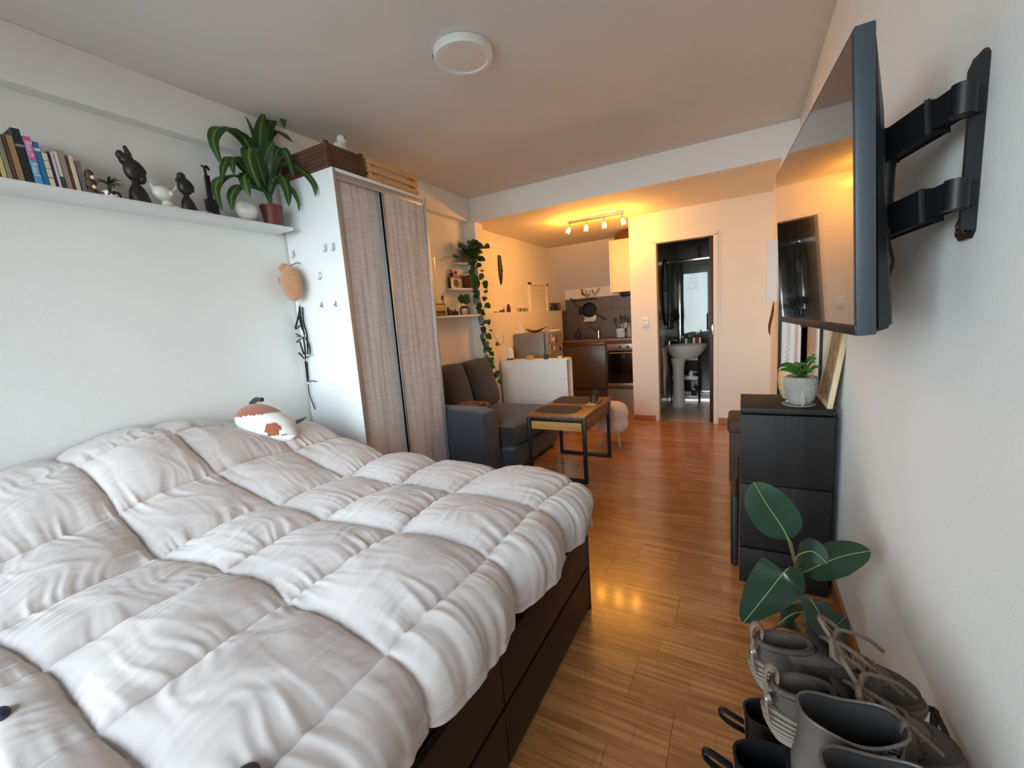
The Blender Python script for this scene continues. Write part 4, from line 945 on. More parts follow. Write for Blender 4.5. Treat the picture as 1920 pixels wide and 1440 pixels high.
# ------------------------------------------------------------------ dracaena on the shelf
pc = Vector((-2.565, 1.735, SZ + .0003)); t = thing('dracaena', 'large leafy potted plant with arching striped leaves by the wardrobe', 'plant', pc)
bm = BM(); lathe(bm, [(0, 0), (.046, 0), (.060, .11), (.064, .112), (.065, .125), (.059, .125), (.056, .11), (0, .108)], pc, 28); obj('pot', bm, 'maroon_pot', t)
bm = BM(); lathe(bm, [(0, 0), (.055, 0), (.055, .004), (0, .004)], pc + Vector((0, 0, .109)), 20); obj('soil', bm, 'soil', t)
b0 = pc + Vector((0, 0, .112))
bm = BM(); tube(bm, [b0, b0 + Vector((0, 0, .10))], [.011, .008], 10); obj('stalk', bm, 'green_stem', t)
def z2(a, b, x): return PX(220 + a * .3125, 190 + b * .3125, x=x)
LV = [  # picture points along each leaf, distance from the wall, half width
 ([(880, 480), (862, 300), (858, 170), (880, 70)], (-2.56, -2.55, -2.54, -2.53), .026),
 ([(890, 470), (900, 250), (925, 110), (950, 72), (985, 85), (1004, 165)], (-2.56, -2.56, -2.57, -2.57, -2.56, -2.55), .022),
 ([(860, 480), (830, 300), (810, 210), (768, 88)], (-2.57, -2.59, -2.6, -2.6), .018),
 ([(870, 470), (790, 270), (690, 165), (610, 155), (575, 230), (622, 378)], (-2.56, -2.54, -2.50, -2.48, -2.46, -2.44), .026),
 ([(870, 470), (820, 330), (740, 220), (650, 155)], (-2.57, -2.6, -2.62, -2.63), .020),
 ([(890, 470), (895, 280), (925, 180), (985, 185), (1052, 245)], (-2.56, -2.57, -2.58, -2.58, -2.57), .022),
 ([(880, 500), (840, 350), (800, 275), (795, 360), (855, 520)], (-2.56, -2.50, -2.46, -2.43, -2.42), .030),
 ([(885, 520), (885, 400), (900, 300), (940, 240)], (-2.55, -2.52, -2.49, -2.47), .024),
 ([(895, 520), (930, 380), (970, 285), (1015, 310), (1060, 455)], (-2.55, -2.51, -2.47, -2.44, -2.42), .024),
 ([(895, 540), (960, 400), (1040, 370), (1130, 430), (1180, 500), (1190, 570)], (-2.56, -2.53, -2.48, -2.44, -2.42, -2.41), .017),
 ([(895, 550), (935, 470), (985, 450), (1020, 530), (1030, 630)], (-2.55, -2.50, -2.46, -2.44, -2.43), .024),
 ([(875, 540), (810, 440), (765, 440), (770, 500), (795, 575)], (-2.55, -2.50, -2.47, -2.45, -2.45), .022),
 ([(870, 520), (800, 380), (740, 330), (690, 350), (700, 440)], (-2.56, -2.53, -2.50, -2.47, -2.45), .018),
 ([(865, 530), (780, 420), (690, 330), (640, 380), (625, 490)], (-2.56, -2.54, -2.50, -2.47, -2.45), .018),
 ([(865, 545), (760, 450), (640, 450), (590, 520), (630, 660)], (-2.56, -2.53, -2.48, -2.45, -2.43), .019),
 ([(868, 555), (790, 500), (720, 510), (685, 570), (690, 655)], (-2.55, -2.51, -2.47, -2.45, -2.44), .020),
 ([(900, 555), (960, 490), (1040, 520), (1085, 600), (1090, 660)], (-2.55, -2.50, -2.46, -2.45, -2.45), .010),
 ([(890, 540), (930, 420), (1000, 360), (1050, 400)], (-2.58, -2.6, -2.62, -2.62), .020)]
for i, (pts, xs, wd) in enumerate(LV):
    P3 = [z2(a, b, x) for (a, b), x in zip(pts, xs)]
    P3 = [p if p.y < 1.85 else PX(220 + a * .3125, 190 + b * .3125, y=1.85) for p, (a, b) in zip(P3, pts)]; P3[0] = b0 + Vector((0, 0, .03 + .004 * i))
    sd = Vector((.45, .8, 0)) if i % 2 else Vector((.25, .9, .2))
    wd *= 1.45
    bm = BM(); leaf(bm, P3, wd, side=sd, fold=.22, k=5, wave=.06, shape=lambda q: (math.sin(math.pi * min(1, q * .93 + .06)) ** .7) * (1 if q < .98 else .6)); lf = obj('leaf', bm, 'leaf_dark', t, smooth=60)
    Q = smoothpath(P3, 5); n = len(Q)
    bm = BM(); leaf(bm, [p + (CAMP - p).normalized() * .0012 for p in P3], wd * .17, side=sd, fold=.22, k=5, wave=.0, shape=lambda q: math.sin(math.pi * min(1, q * .9 + .08)) ** .6); obj('stripe', bm, 'leaf_stripe', lf, smooth=60)

# ------------------------------------------------------------------ on top of the wardrobe
WT = WZ + .0005
def slat_crate(t, x0, x1, y0, y1, z0, hh, n, m, tk=.008, gap=.25, posts=True):
    sh = hh / n
    for i in range(n):
        a, b = z0 + i * sh + sh * gap * .5, z0 + (i + 1) * sh - sh * gap * .5
        for (p, q, r, s) in ((x0, x0 + tk, y0, y1), (x1 - tk, x1, y0, y1), (x0 + tk, x1 - tk, y0, y0 + tk), (x0 + tk, x1 - tk, y1 - tk, y1)):
            bm = BM(); box(bm, p, q, r, s, a, b, .0012, 1); obj('slat', bm, m, t)
    bm = BM(); box(bm, x0 + tk, x1 - tk, y0 + tk, y1 - tk, z0, z0 + .008); obj('bottom', bm, m, t)
    for (x, y) in ((x0 + tk, y0 + tk), (x1 - tk - .018, y0 + tk), (x0 + tk, y1 - tk - .018), (x1 - tk - .018, y1 - tk - .018)):
        bm = BM(); box(bm, x, x + .018, y, y + .018, z0 + .009, z0 + hh); obj('corner_post', bm, m, t)
t = thing('dark_crate', 'dark brown wooden crate on top of the wardrobe', 'crate', (-2.42, 2.02, WT))
cx0, cx1, cy0, cy1 = -2.62, -2.19, 1.885, 2.165
slat_crate(t, cx0, cx1, cy0, cy1, WT, .15, 6, 'brown_wood', gap=.06)
for (x, y) in ((cx0, cy0), (cx1, cy0), (cx0, cy1), (cx1, cy1)):
    bm = BM(); box(bm, x - .012 if x == cx1 else x - .006, x + .007 if x == cx1 else x + .02, y - .006 if y == cy0 else y - .02, y + .02 if y == cy0 else y + .006, WT, WT + .158, .002); obj('corner_batten', bm, 'brown_wood', t)
bm = BM(); box(bm, cx0 + .01, cx1 - .01, cy0 + .01, cy1 - .01, WT + .009, WT + .140, .008); obj('folded_cloth', bm, 'strap_black', label='dark folded cloth lying inside the brown crate', cat='cloth')
t = thing('pine_crate', 'small pale pine crate with white things at the far end of the wardrobe top', 'crate', (-2.3, 2.45, WT))
slat_crate(t, -2.48, -2.165, 2.20, 2.68, WT, .155, 3, 'pine', gap=.30)
bm = BM(); box(bm, -2.45, -2.195, 2.235, 2.645, WT + .012, WT + .145, .03, 3)
for v in bm.verts: v.co.z += .02 * mnoise.noise(v.co * 14)
obj('white_cloth', bm, 'plush_white', label='crumpled white cloth filling the pine crate', cat='cloth')
bm = BM(); box(bm, -2.262, -2.256, 2.575, 2.655, WT + .140, WT + .215, .001, 1, M=Matrix.Translation((-2.26, 2.615, WT + .1)) @ Matrix.Rotation(R_(-18), 4, 'Y') @ Matrix.Translation((2.26, -2.615, -WT - .1))); obj('dark_card', bm, 'dark_brown', label='dark card standing up in the pine crate', cat='card')
c = Vector((-2.26, 2.37, WT + .135)); bm = BM(); lathe(bm, [(0, 0), (.03, 0), (.034, .012), (.02, .03), (0, .034)], c + Vector((.03, .05, 0)), 14); obj('paper_ball', bm, 'paper_white', label='white crumpled paper sticking out of the pine crate', cat='paper')
# white bird ornament
c = Vector((-2.245, 2.045, WT + .141)); t = thing('bird_ornament', 'white bird figure sitting in the dark crate', 'figurine', c)
bm = BM(); ell(bm, c + Vector((0, 0, .034)), (.032, .044, .036), 18, 12); obj('body', bm, 'ceramic_white', t)
bm = BM(); ell(bm, c + Vector((.004, .014, .086)), (.026, .028, .028), 16, 12); tube(bm, [c + Vector((.004, .008, .05)), c + Vector((.004, .014, .08))], [.03, .022], 14); hd = obj('head', bm, 'ceramic_white', t)
bm = BM(); tube(bm, [c + Vector((.012, .036, .084)), c + Vector((.016, .054, .076))], [.008, .001], 8); obj('beak', bm, 'cream', hd)
bm = BM(); ell(bm, c + Vector((.028, .020, .092)), (.004, .005, .005), 8, 6); obj('eye', bm, 'black_plastic', hd)
bm = BM(); tube(bm, [c + Vector((0, -.03, .03)), c + Vector((0, -.075, .012))], [.02, .008], 10, flat=.5); obj('tail', bm, 'ceramic_white', t)

# ------------------------------------------------------------------ hanging on the wardrobe corner
c = PX(546, 532, y=1.80); t = thing('plush_pouch', 'tan fluffy plush pouch hanging at the wardrobe corner', 'plush', c)
bm = BM(); ell(bm, c, (.088, .045, .115), 24, 18, M=Matrix.Rotation(R_(-8), 4, 'Y')); obj('body', bm, 'fur_tan', t)
bm = BM(); ell(bm, c + Vector((-.045, -.006, .10)), (.040, .026, .036), 14, 10); obj('ear', bm, 'fur_tan', t)
bm = BM(); ell(bm, c + Vector((-.088, -.01, .03)), (.016, .014, .022), 10, 8); obj('paw', bm, 'fur_tan', t)
bm = BM(); tube(bm, [c + Vector((.0, 0, .11)), c + Vector((.02, .05, .135)), c + Vector((.02, .07, .13))], .003, 6); obj('loop', bm, 'strap_black', t)
t = thing('dog_harness', 'black strap harness with metal rings hanging below the plush pouch', 'harness', PX(570, 680, y=1.85))
def hz(a, b, y=1.862): return PX(480 + a * .3056, 420 + b * .3056, y=y)
for path in ([(268, 505), (262, 560), (240, 660), (275, 690)], [(268, 505), (280, 600), (300, 690)], [(300, 690), (255, 720), (250, 770), (300, 830)], [(300, 690), (325, 740), (330, 800), (300, 830)], [(290, 690), (300, 760), (305, 840)], [(302, 840), (318, 970)], [(312, 845), (322, 970)], [(240, 650), (275, 620)], [(285, 510), (292, 600), (312, 680), (318, 800)], [(262, 560), (285, 650)], [(268, 720), (295, 800)], [(250, 690), (305, 690)]):
    bm = BM(); tube(bm, smoothpath([hz(a, b, 1.862 - .004 * (i % 2)) for i, (a, b) in enumerate(path)], 5), .0068, 6, flat=.35); obj('strap', bm, 'strap_black', t)
for (a, b) in ((300, 690), (303, 832), (320, 975), (330, 805)):
    p = hz(a, b, 1.853); bm = BM(); tube(bm, [p + Vector((math.cos(q) * .010, 0, math.sin(q) * .010)) for q in [2 * math.pi * k / 14 for k in range(15)]], .002, 6, cap=False); obj('ring', bm, 'chrome', t)
bm = BM(); tube(bm, smoothpath([hz(320, 980), hz(330, 1050), hz(362, 1138)], 5), .0042, 6); obj('leash_end', bm, 'strap_black', t)
bm = BM(); tube(bm, smoothpath([hz(320, 972), hz(345, 962), hz(370, 968)], 4), .003, 6); obj('tab', bm, 'strap_black', t)
bm = BM(); tube(bm, [hz(262, 490), hz(262, 512)], .014, 8, flat=.4); obj('tag', bm, 'white_plain', t)

# ------------------------------------------------------------------ sleeping plush cat
c0 = Vector((-2.27, 1.325, .835)); ax = Vector((.30, .105, -.15)).normalized()
t = thing('plush_cat', 'white sleeping cat plush with brown patches lying on the duvet', 'plush', c0 - Vector((0, 0, .09)))
sd = Vector((-ax.y, ax.x, 0)).normalized(); upv = ax.cross(sd).normalized()
CM = Matrix(((ax.x, sd.x, upv.x, c0.x), (ax.y, sd.y, upv.y, c0.y), (ax.z, sd.z, upv.z, c0.z), (0, 0, 0, 1)))
def bodyfn(p, q):
    f = 1.0 - .12 * q.x
    return Vector((p.x, p.y * f, p.z * f * (1.0 if p.z > 0 else .75)))
def patch(fnc, infl, name, m, par):
    b = BM(); ell(b, (0, 0, 0), (.175 + infl, .105 + infl, .098 + infl), 56, 40, fn=bodyfn)
    # the ellipsoid's own poles lie along z; keep the wanted faces
    dl = [f for f in b.faces if not fnc(f.calc_center_median())]; bmesh.ops.delete(b, geom=dl, context='FACES')
    for v in b.verts: v.co = CM @ v.co
    return obj(name, b, m, par)
bm = BM(); ell(bm, (0, 0, 0), (.175, .105, .098), 48, 28, fn=bodyfn)
for v in bm.verts: v.co = CM @ v.co
bd = obj('body', bm, 'plush_white', t)
patch(lambda p: p.z > .035 + .55 * (p.x + .08) - .12 * p.y, .0018, 'back_patch', 'plush_brown', bd)
patch(lambda p: (p.x - .085) ** 2 + (p.y + .072) ** 2 + (p.z - .035) ** 2 < .036 ** 2, .0018, 'eye_patch', 'plush_brown', bd)
for (s, m) in ((1, 'plush_black'), (-1, 'plush_white')):
    bm = BM(); b0_ = Vector((.125, .055, .062)) if s > 0 else Vector((.158, -.02, .0)); tube(bm, [CM @ b0_, CM @ (b0_ + Vector((.022, s * .014, .022))), CM @ (b0_ + Vector((.036, s * .022, .040)))], [.024, .015, .003], 12, flat=.55); obj('ear', bm, m, bd)
for (s) in (-1, 1):
    bm = BM(); ell(bm, (.055, s * .118, -.030), (.030, .058, .028), 16, 12)
    for v in bm.verts: v.co = CM @ v.co
    obj('paw', bm, 'plush_white', t)
bm = BM(); tube(bm, [CM @ Vector(p) for p in ((-.135, .02, .07), (-.115, .02, .105), (-.075, .015, .122))], [.014, .015, .012], 12); obj('tail', bm, 'plush_black', t)
bm = BM(); tube(bm, [CM @ Vector(p) for p in ((.135, -.068, .022), (.145, -.058, .024), (.150, -.046, .03))], .002, 6); obj('closed_eye', bm, 'dark_mark', bd)

# ------------------------------------------------------------------ corner shelves beside the wardrobe
def corner_shelf(label, z, L1, L2, cut):
    x0, y1 = XL, 4.03
    bm = BM(); prism(bm, [(x0, y1, z), (x0 + L2, y1, z), (x0 + L2, y1 - cut, z), (x0 + cut * .8, y1 - L1, z), (x0, y1 - L1, z)], (0, 0, .018))
    return obj('corner_shelf', bm, 'white_melamine', label=label, cat='shelf', group='corner shelves', smooth=0)
corner_shelf('lowest white corner shelf, with the radio', 1.385, .92, .21, .16)
corner_shelf('middle white corner shelf, with books and figures', 1.665, .42, .17, .10)
corner_shelf('top white corner shelf, under the trailing plant', 1.935, .26, .15, .09)
S1, S2, S3 = 1.4035, 1.6835, 1.9535
# radio
c = Vector((-2.60, 3.28, S1)); t = thing('radio', 'small brown vintage radio with a golden dial on the lowest corner shelf', 'radio', c)
bm = BM(); box(bm, -2.655, -2.555, 3.17, 3.42, S1, S1 + .118, .014, 3); obj('case', bm, 'dark_brown', t)
bm = BM(); box(bm, -2.557, -2.550, 3.205, 3.395, S1 + .012, S1 + .106, .012, 3); fc = obj('bezel', bm, 'cream', t)
bm = BM(); box(bm, -2.552, -2.547, 3.215, 3.385, S1 + .055, S1 + .098, .003); obj('dial', bm, 'radio_face', fc)
bm = BM(); box(bm, -2.552, -2.547, 3.215, 3.385, S1 + .018, S1 + .050, .003); obj('grille', bm, 'wicker', fc)
bm = BM(); lathe(bm, [(0, 0), (.014, 0), (.012, .01), (0, .01)], (-2.548, 3.365, S1 + .034), 14, M=Matrix.Rotation(R_(90), 4, 'Y')); obj('knob', bm, 'dark_brown', fc)
a_ = Vector((-2.62, 3.36, S1 + .116)); bm = BM(); tube(bm, [a_, PX(814, 482, x=-2.62)], [.0022, .0014], 6); obj('antenna', bm, 'chrome', t)
for i, (yy, hh, rr, m, lb) in enumerate(((3.47, .085, .014, 'dark_brown', 'dark brown bottle right of the radio'), (3.505, .06, .015, 'red_cap', 'short reddish jar right of the radio'), (3.545, .05, .013, 'ebony', 'small dark jar in the middle of the lowest corner shelf'), (3.585, .062, .012, 'dark_brown', 'slim dark jar before the glass vase'), (3.62, .045, .013, 'ebony', 'lowest dark jar beside the glass vase'))):
    c = Vector((-2.575, yy, S1)); t = thing('jar', lb, 'jar', c, group='dark jars by the radio')
    bm = BM(); lathe(bm, [(0, 0), (rr, 0), (rr, hh * .7), (rr * .6, hh * .82)], c, 14); obj('body', bm, m, t)
    bm = BM(); lathe(bm, [(rr * .62, hh * .82), (rr * .62, hh), (0, hh)], c, 14); obj('cap', bm, 'black_plastic', t)
c = Vector((-2.63, 3.475, S1)); t = thing('dried_sprig', 'small dried sprig standing behind the radio', 'plant', c)
bm = BM(); lathe(bm, [(0, 0), (.012, 0), (.014, .05), (.008, .06)], c, 12); obj('vial', bm, 'clear_glass', t)
rg = random.Random(9)
for i in range(5):
    d = Vector((rg.uniform(-.02, .02), rg.uniform(-.03, .03), .10 + rg.uniform(0, .05))); bm = BM(); tube(bm, [c + Vector((0, 0, .03)), c + Vector((0, 0, .06)) + d], .0012, 5); s_ = obj('twig', bm, 'stem', t); bm = BM(); ell(bm, c + Vector((0, 0, .06)) + d, (.008, .010, .012), 8, 6); obj('seed_head', bm, 'wicker', s_)
c = Vector((-2.555, 3.73, S1)); t = thing('glass_vase', 'round glass jar with a green cutting on the lowest corner shelf', 'vase', c)
bm = BM(); lathe(bm, [(0, 0), (.042, 0), (.056, .03), (.052, .07), (.034, .09), (.036, .098), (.033, .098), (.031, .09), (.049, .07), (.053, .03), (.040, .004), (0, .004)], c, 24); obj('glass', bm, 'clear_glass', t)
for i in range(9):
    a = i * 2.4; d = Vector((math.cos(a) * .05, math.sin(a) * .06, .10 + .02 * (i % 3))); p0 = c + Vector((0, 0, .06)); bm = BM(); leaf(bm, [p0 + d * .5, p0 + d * .8 + Vector((0, 0, .01)), p0 + d * 1.1], .024, fold=.15, k=3, side=Vector((.6, .7, .2))); obj('leaf', bm, 'leaf_mid', t, smooth=60)
# middle shelf: picture book lying on its side, standing books, figures
t = thing('picture_book', 'wide pale picture book standing on the middle corner shelf', 'book', (-2.63, 3.73, S2))
bm = BM(); box(bm, -2.665, -2.64, 3.635, 3.86, S2, S2 + .115, .002); obj('cover', bm, 'dark_brown', t)
bm = BM(); box(bm, -2.640, -2.6375, 3.645, 3.85, S2 + .006, S2 + .11); obj('cover_print', bm, 'cream', t)
bm = BM(); ell(bm, (-2.637, 3.735, S2 + .058), (.002, .05, .042), 18, 10); obj('printed_shape', bm, 'grey_paint', t)
for i, (m, y, hh, lb) in enumerate((('wicker', 3.875, .14, 'brown standing book at the left of the middle corner shelf'), ('cream', 3.90, .165, 'cream standing book on the middle corner shelf'), ('red_wood', 3.925, .175, 'red-brown standing book on the middle corner shelf'), ('paper_white', 3.95, .17, 'white standing book on the middle corner shelf'), ('grey_paint', 3.975, .18, 'grey standing book next to the trailing vine'))):
    bm = BM(); box(bm, -2.66, -2.555, y, y + .021, S2, S2 + hh, .002); o = obj('standing_book', bm, m, label=lb, cat='book', group='books on the corner shelf')
    bm = BM(); box(bm, -2.656, -2.5535, y + .003, y + .018, S2 + hh - .006, S2 + hh + .0006); obj('pages', bm, 'book_paper', o)
def small_figure(label, c, m1, m2, s=1.0):
    t = thing('toy_figure', label, 'toy', c, group='toys on the corner shelf')
    bm = BM(); ell(bm, c + Vector((0, 0, .022 * s)), (.014 * s, .016 * s, .024 * s), 12, 10); obj('body', bm, m1, t)
    bm = BM(); ell(bm, c + Vector((0, 0, .058 * s)), (.017 * s, .018 * s, .018 * s), 14, 10); obj('head', bm, m2, t)
    for q in (-1, 1):
        bm = BM(); tube(bm, [c + Vector((0, q * .012 * s, .034 * s)), c + Vector((.008, q * .028 * s, .026 * s))], .005 * s, 8); obj('arm', bm, m1, t)
small_figure('navy toy figure with a pink head on the picture book', Vector((-2.652, 3.68, S2 + .1155)), 'navy', 'pink', 1.15)
small_figure('pink toy figure with a red head on the picture book', Vector((-2.652, 3.765, S2 + .1155)), 'pink', 'red', .95)
# pothos: pot on the top shelf and hanging vines
c = Vector((-2.60, 3.90, S3)); t = thing('pothos', 'trailing green plant hanging from the top corner shelf', 'plant', c)
bm = BM(); lathe(bm, [(0, 0), (.048, 0), (.062, .11), (.064, .12), (.058, .12), (.055, .108), (0, .106)], c, 24); obj('pot', bm, 'terracotta', t)
rg = random.Random(21)
def heart(p, d, s, nrm):
    bm = BM(); d = d.normalized(); sd_ = d.cross(nrm)
    if sd_.length < 1e-3: sd_ = d.orthogonal()
    leaf(bm, [p, p + d * s * .5 + Vector((0, 0, s * .06)), p + d * s], s * .42, side=sd_, fold=.18, k=4, shape=lambda q: (math.sin(math.pi * (q ** .62) * .97 + .05)) ** .8 if q < .99 else .02, droop=.1)
    obj('leaf', bm, rg.choice(['leaf_dark', 'leaf_mid', 'leaf_dark']), t, smooth=60)
for i in range(46):
    a = rg.uniform(0, 6.28); r = rg.uniform(.02, .18); h = rg.uniform(.06, .24) - r * .45
    p = c + Vector((abs(math.cos(a)) * r * .8 if math.cos(a) < 0 else math.cos(a) * r, math.sin(a) * r, h + .02))
    p.y = min(p.y, 4.01); p.x = max(p.x, -2.66)
    bm = BM(); tube(bm, smoothpath([c + Vector((0, 0, .1)), (c + p) / 2 + Vector((0, 0, .05)), p], 3), .0016, 5); obj('petiole', bm, 'green_stem', t)
    heart(p, Vector((math.cos(a) * .6 + .3, math.sin(a), -.35)), rg.uniform(.07, .10), Vector((.6, -.7, .5)))
def vine(pts, xs, dens, seed):
    rg = random.Random(seed)
    P3 = smoothpath([PX(a, b, y=y) for (a, b), y in zip(pts, xs)], 6); P3 = [c + Vector((.02, -.02, .11))] + P3
    bm = BM(); tube(bm, P3, .0022, 6); obj('vine', bm, 'stem', t)
    acc = 0
    for p, q in zip(P3, P3[1:]):
        acc += (q - p).length
        while acc > dens:
            acc -= dens; d = Vector((rg.uniform(-.4, .8), rg.uniform(-.9, .05), rg.uniform(-1, -.2)))
            heart(q + Vector((.004, -.006, 0)), d, rg.uniform(.055, .085), Vector((.5, -.8, rg.uniform(0, .5))))
vine([(884, 455), (889, 500), (893, 540), (900, 580), (905, 620), (912, 660), (925, 680), (935, 712)], [3.9, 3.92, 3.93, 3.95, 3.96, 3.97, 3.98, 3.98], .050, 1)
vine([(880, 460), (886, 500), (890, 540), (897, 575), (905, 600)], [3.86, 3.86, 3.88, 3.9, 3.9], .045, 2)
vine([(893, 470), (903, 500), (908, 540), (910, 565), (905, 600), (915, 640), (920, 670)], [3.95, 3.97, 3.98, 3.98, 3.98, 3.98, 3.98], .060, 3)
vine([(890, 450), (900, 462), (912, 460), (918, 462)], [3.92, 3.92, 3.92, 3.92], .075, 4)
vine([(912, 600), (922, 622), (938, 646), (944, 638), (943, 628)], [3.97, 3.97, 3.97, 3.97, 3.97], .17, 5)
# ------------------------------------------------------------------ on the kitchen wall and ledge
t = thing('wall_mask', 'long dark carved wooden mask hanging on the warm kitchen wall', 'mask', (XL + .01, 4.76, 1.95))
bm = BM(); lathe(bm, [(0, -.195), (.022, -.16), (.04, -.08), (.045, 0), (.04, .09), (.034, .16), (.03, .175), (0, .175)], (XL + .004, 4.765, 1.955), 20, sx=.6); obj('face', bm, 'ebony', t)
bm = BM(); tube(bm, [(XL + .028, 4.765, 2.0), (XL + .036, 4.765, 1.93)], [.006, .012], 8); obj('nose', bm, 'ebony', t)
bm = BM(); ell(bm, (XL + .03, 4.785, 1.995), (.006, .012, .006), 8, 6); ell(bm, (XL + .03, 4.745, 1.995), (.006, .012, .006), 8, 6); ell(bm, (XL + .028, 4.765, 1.885), (.006, .014, .008), 8, 6); obj('carving', bm, 'brown_wood', t)
LZ = 1.4203
c = PX(954, 583, x=-2.61); bm = BM(); lathe(bm, [(0, 0), (.028, 0), (.032, .03), (.028, .07), (.016, .10), (0, .108)], (-2.61, c.y, LZ), 18, sx=.7, sy=1.05); obj('dark_stone', bm, 'ebony', label='upright dark stone figure on the kitchen ledge', cat='figurine')
for i, (px, s) in enumerate(((943, .020), (938, .016))):
    c = PX(px, 583, x=-2.60); bm = BM(); ell(bm, (-2.60, c.y, LZ + s * .9), (s, s * 1.2, s * .9), 12, 8); obj('dark_pebble', bm, 'brown_wood', label=['dark round pebble next to the upright stone', 'smaller dark pebble left of the round one'][i], cat='stone', group='pebbles on the ledge')
c = PX(929, 584, x=-2.60); bm = BM(); tube(bm, [(-2.60, c.y - .05, LZ + .006), (-2.60, c.y, LZ + .009), (-2.60, c.y + .05, LZ + .005)], [.003, .006, .004], 8); obj('wood_stick', bm, 'brown_wood', label='short dark stick lying on the kitchen ledge', cat='stick')
for i, px in enumerate((974, 981, 987)):
    c = PX(px, 582, x=-2.60); bm = BM(); lathe(bm, [(0, 0), (.02, 0), (.028, .05), (.027, .05), (.018, .003), (0, .003)], (-2.605, c.y, LZ), 14); obj('shot_glass', bm, 'clear_glass', label=['small glass on the ledge nearest the dark stone', 'middle small glass on the kitchen ledge', 'small glass on the ledge nearest the hatch'][i], cat='glass', group='small glasses on the ledge')
t = thing('spice_rack', 'black wire spice rack at the far end of the ledge', 'rack', (-2.62, 6.3, LZ))
y0_, y1_ = 6.22, 6.46
for (z) in (.004, .06, .118):
    bm = BM(); tube(bm, [(-2.665, y0_, LZ + z), (-2.565, y0_, LZ + z), (-2.565, y1_, LZ + z), (-2.665, y1_, LZ + z), (-2.665, y0_, LZ + z)], .004, 6); obj('rail', bm, 'black_metal', t)
for i in range(9):
    y = y0_ + (y1_ - y0_) * i / 8; bm = BM(); tube(bm, [(-2.565, y, LZ + .003), (-2.565, y, LZ + .118)], .0035, 6); obj('bar', bm, 'black_metal', t)
for i in range(4):
    y = y0_ + .035 + i * .057; c = Vector((-2.615, y, LZ + .009)); bm = BM(); lathe(bm, [(0, 0), (.022, 0), (.022, .07), (.02, .075)], c, 12); o = obj('spice_jar', bm, 'dark_cup', label=['dark spice jar in the wire rack, the one nearest the hatch', 'dark spice jar in the wire rack, second from the hatch', 'dark spice jar in the wire rack, third from the hatch', 'dark spice jar in the wire rack, the one nearest the end wall'][i], cat='jar', group='spice jars in the rack'); bm = BM(); lathe(bm, [(.021, .076), (.021, .095), (0, .095)], c, 12); obj('lid', bm, 'black_plastic', o)
bm = BM(); lathe(bm, [(0, 0), (.028, 0), (.03, .07), (.022, .085), (0, .088)], (-2.61, 6.49, LZ + .0), 14); 
bm.free()
# ------------------------------------------------------------------ on fridge and divider
c = PX(977, 622, y=4.98); t = thing('canister', 'white canister with a lid standing on the fridge', 'canister', (c.x, 4.98, fz))
bm = BM(); lathe(bm, [(0, 0), (.048, 0), (.052, .07), (.052, .085)], (c.x, 4.98, fz + .0005), 20); obj('body', bm, 'ceramic_white', t)
bm = BM(); lathe(bm, [(.055, .086), (.055, .10), (.04, .108), (0, .11)], (c.x, 4.98, fz + .0005), 20); obj('lid', bm, 'cream', t)
bm = BM(); lathe(bm, [(0, 0), (.03, 0), (.034, .03), (.02, .07), (0, .08)], (c.x - .085, 4.92, fz + .0005), 14); obj('green_jar', bm, 'leaf_dark', label='small olive green jar left of the white canister', cat='jar')
c = PX(1003, 619, y=4.9); t = thing('fish_tray', 'dark leaf-shaped wooden dish lying on the fridge', 'dish', (c.x, 4.9, fz))
bm = BM(); ell(bm, (c.x, 4.9, fz + .022), (.125, .07, .022), 24, 10, fn=lambda p, q: Vector((p.x, p.y, p.z * (.35 if q.z > 0 else 1) + .035 * q.x * q.x))); obj('bowl', bm, 'brown_wood', t)
bm = BM(); tube(bm, [(c.x + .10, 4.9, fz + .04), (c.x + .19, 4.9, fz + .075)], [.018, .004], 8, flat=.4); obj('stem_handle', bm, 'brown_wood', t)
bm = BM(); box(bm, fx1 - .04, fx1 + .05, 5.02, 5.2, fz + .0006, fz + .014, .004); obj('paper_pile', bm, 'paper_white', label='flat pale papers at the front edge of the fridge top', cat='papers')
uz_ = uz + .0004
c = PX(957, 672, y=4.44); t = thing('aroma_diffuser', 'white pointed diffuser with a wooden base on the divider', 'diffuser', (c.x, 4.44, uz))
bm = BM(); lathe(bm, [(0, 0), (.040, 0), (.042, .02), (.042, .022)], (c.x, 4.44, uz_), 24); obj('base', bm, 'red_wood', t)
bm = BM(); lathe(bm, [(.043, .0225), (.045, .05), (.041, .11), (.022, .14), (.006, .156), (0, .156)], (c.x, 4.44, uz_), 24); obj('cover', bm, 'ceramic_white', t)
c = PX(994, 671, y=4.43); bm = BM(); lathe(bm, [(0, 0), (.036, 0), (.044, .012), (.045, .045), (.042, .045), (.04, .014), (0, .008)], (c.x, 4.43, uz_), 22); obj('yellow_bowl', bm, 'yellow_bowl', label='small mustard yellow bowl on the white divider', cat='bowl')
c = PX(1024, 671, y=4.43); bm = BM(); lathe(bm, [(0, 0), (.028, 0), (.031, .055), (.028, .055), (.026, .005), (0, .005)], (c.x, 4.43, uz_), 22); obj('dark_cup', bm, 'dark_cup', label='dark grey cup on the white divider', cat='cup')
c = PX(1050, 671, y=4.44); bm = BM(); lathe(bm, [(0, 0), (.014, 0), (.012, .012), (.034, .026), (.032, .028), (0, .016)], (c.x, 4.44, uz_), 18); obj('small_dish', bm, 'ceramic_white', label='little white footed dish at the right end of the divider', cat='dish')
c = PX(1062, 671, y=4.48); bm = BM(); box(bm, c.x - .03, c.x + .03, 4.46, 4.53, uz_, uz_ + .012, .004); obj('soap_block', bm, 'beech', label='pale wooden block beside the little white dish', cat='block')
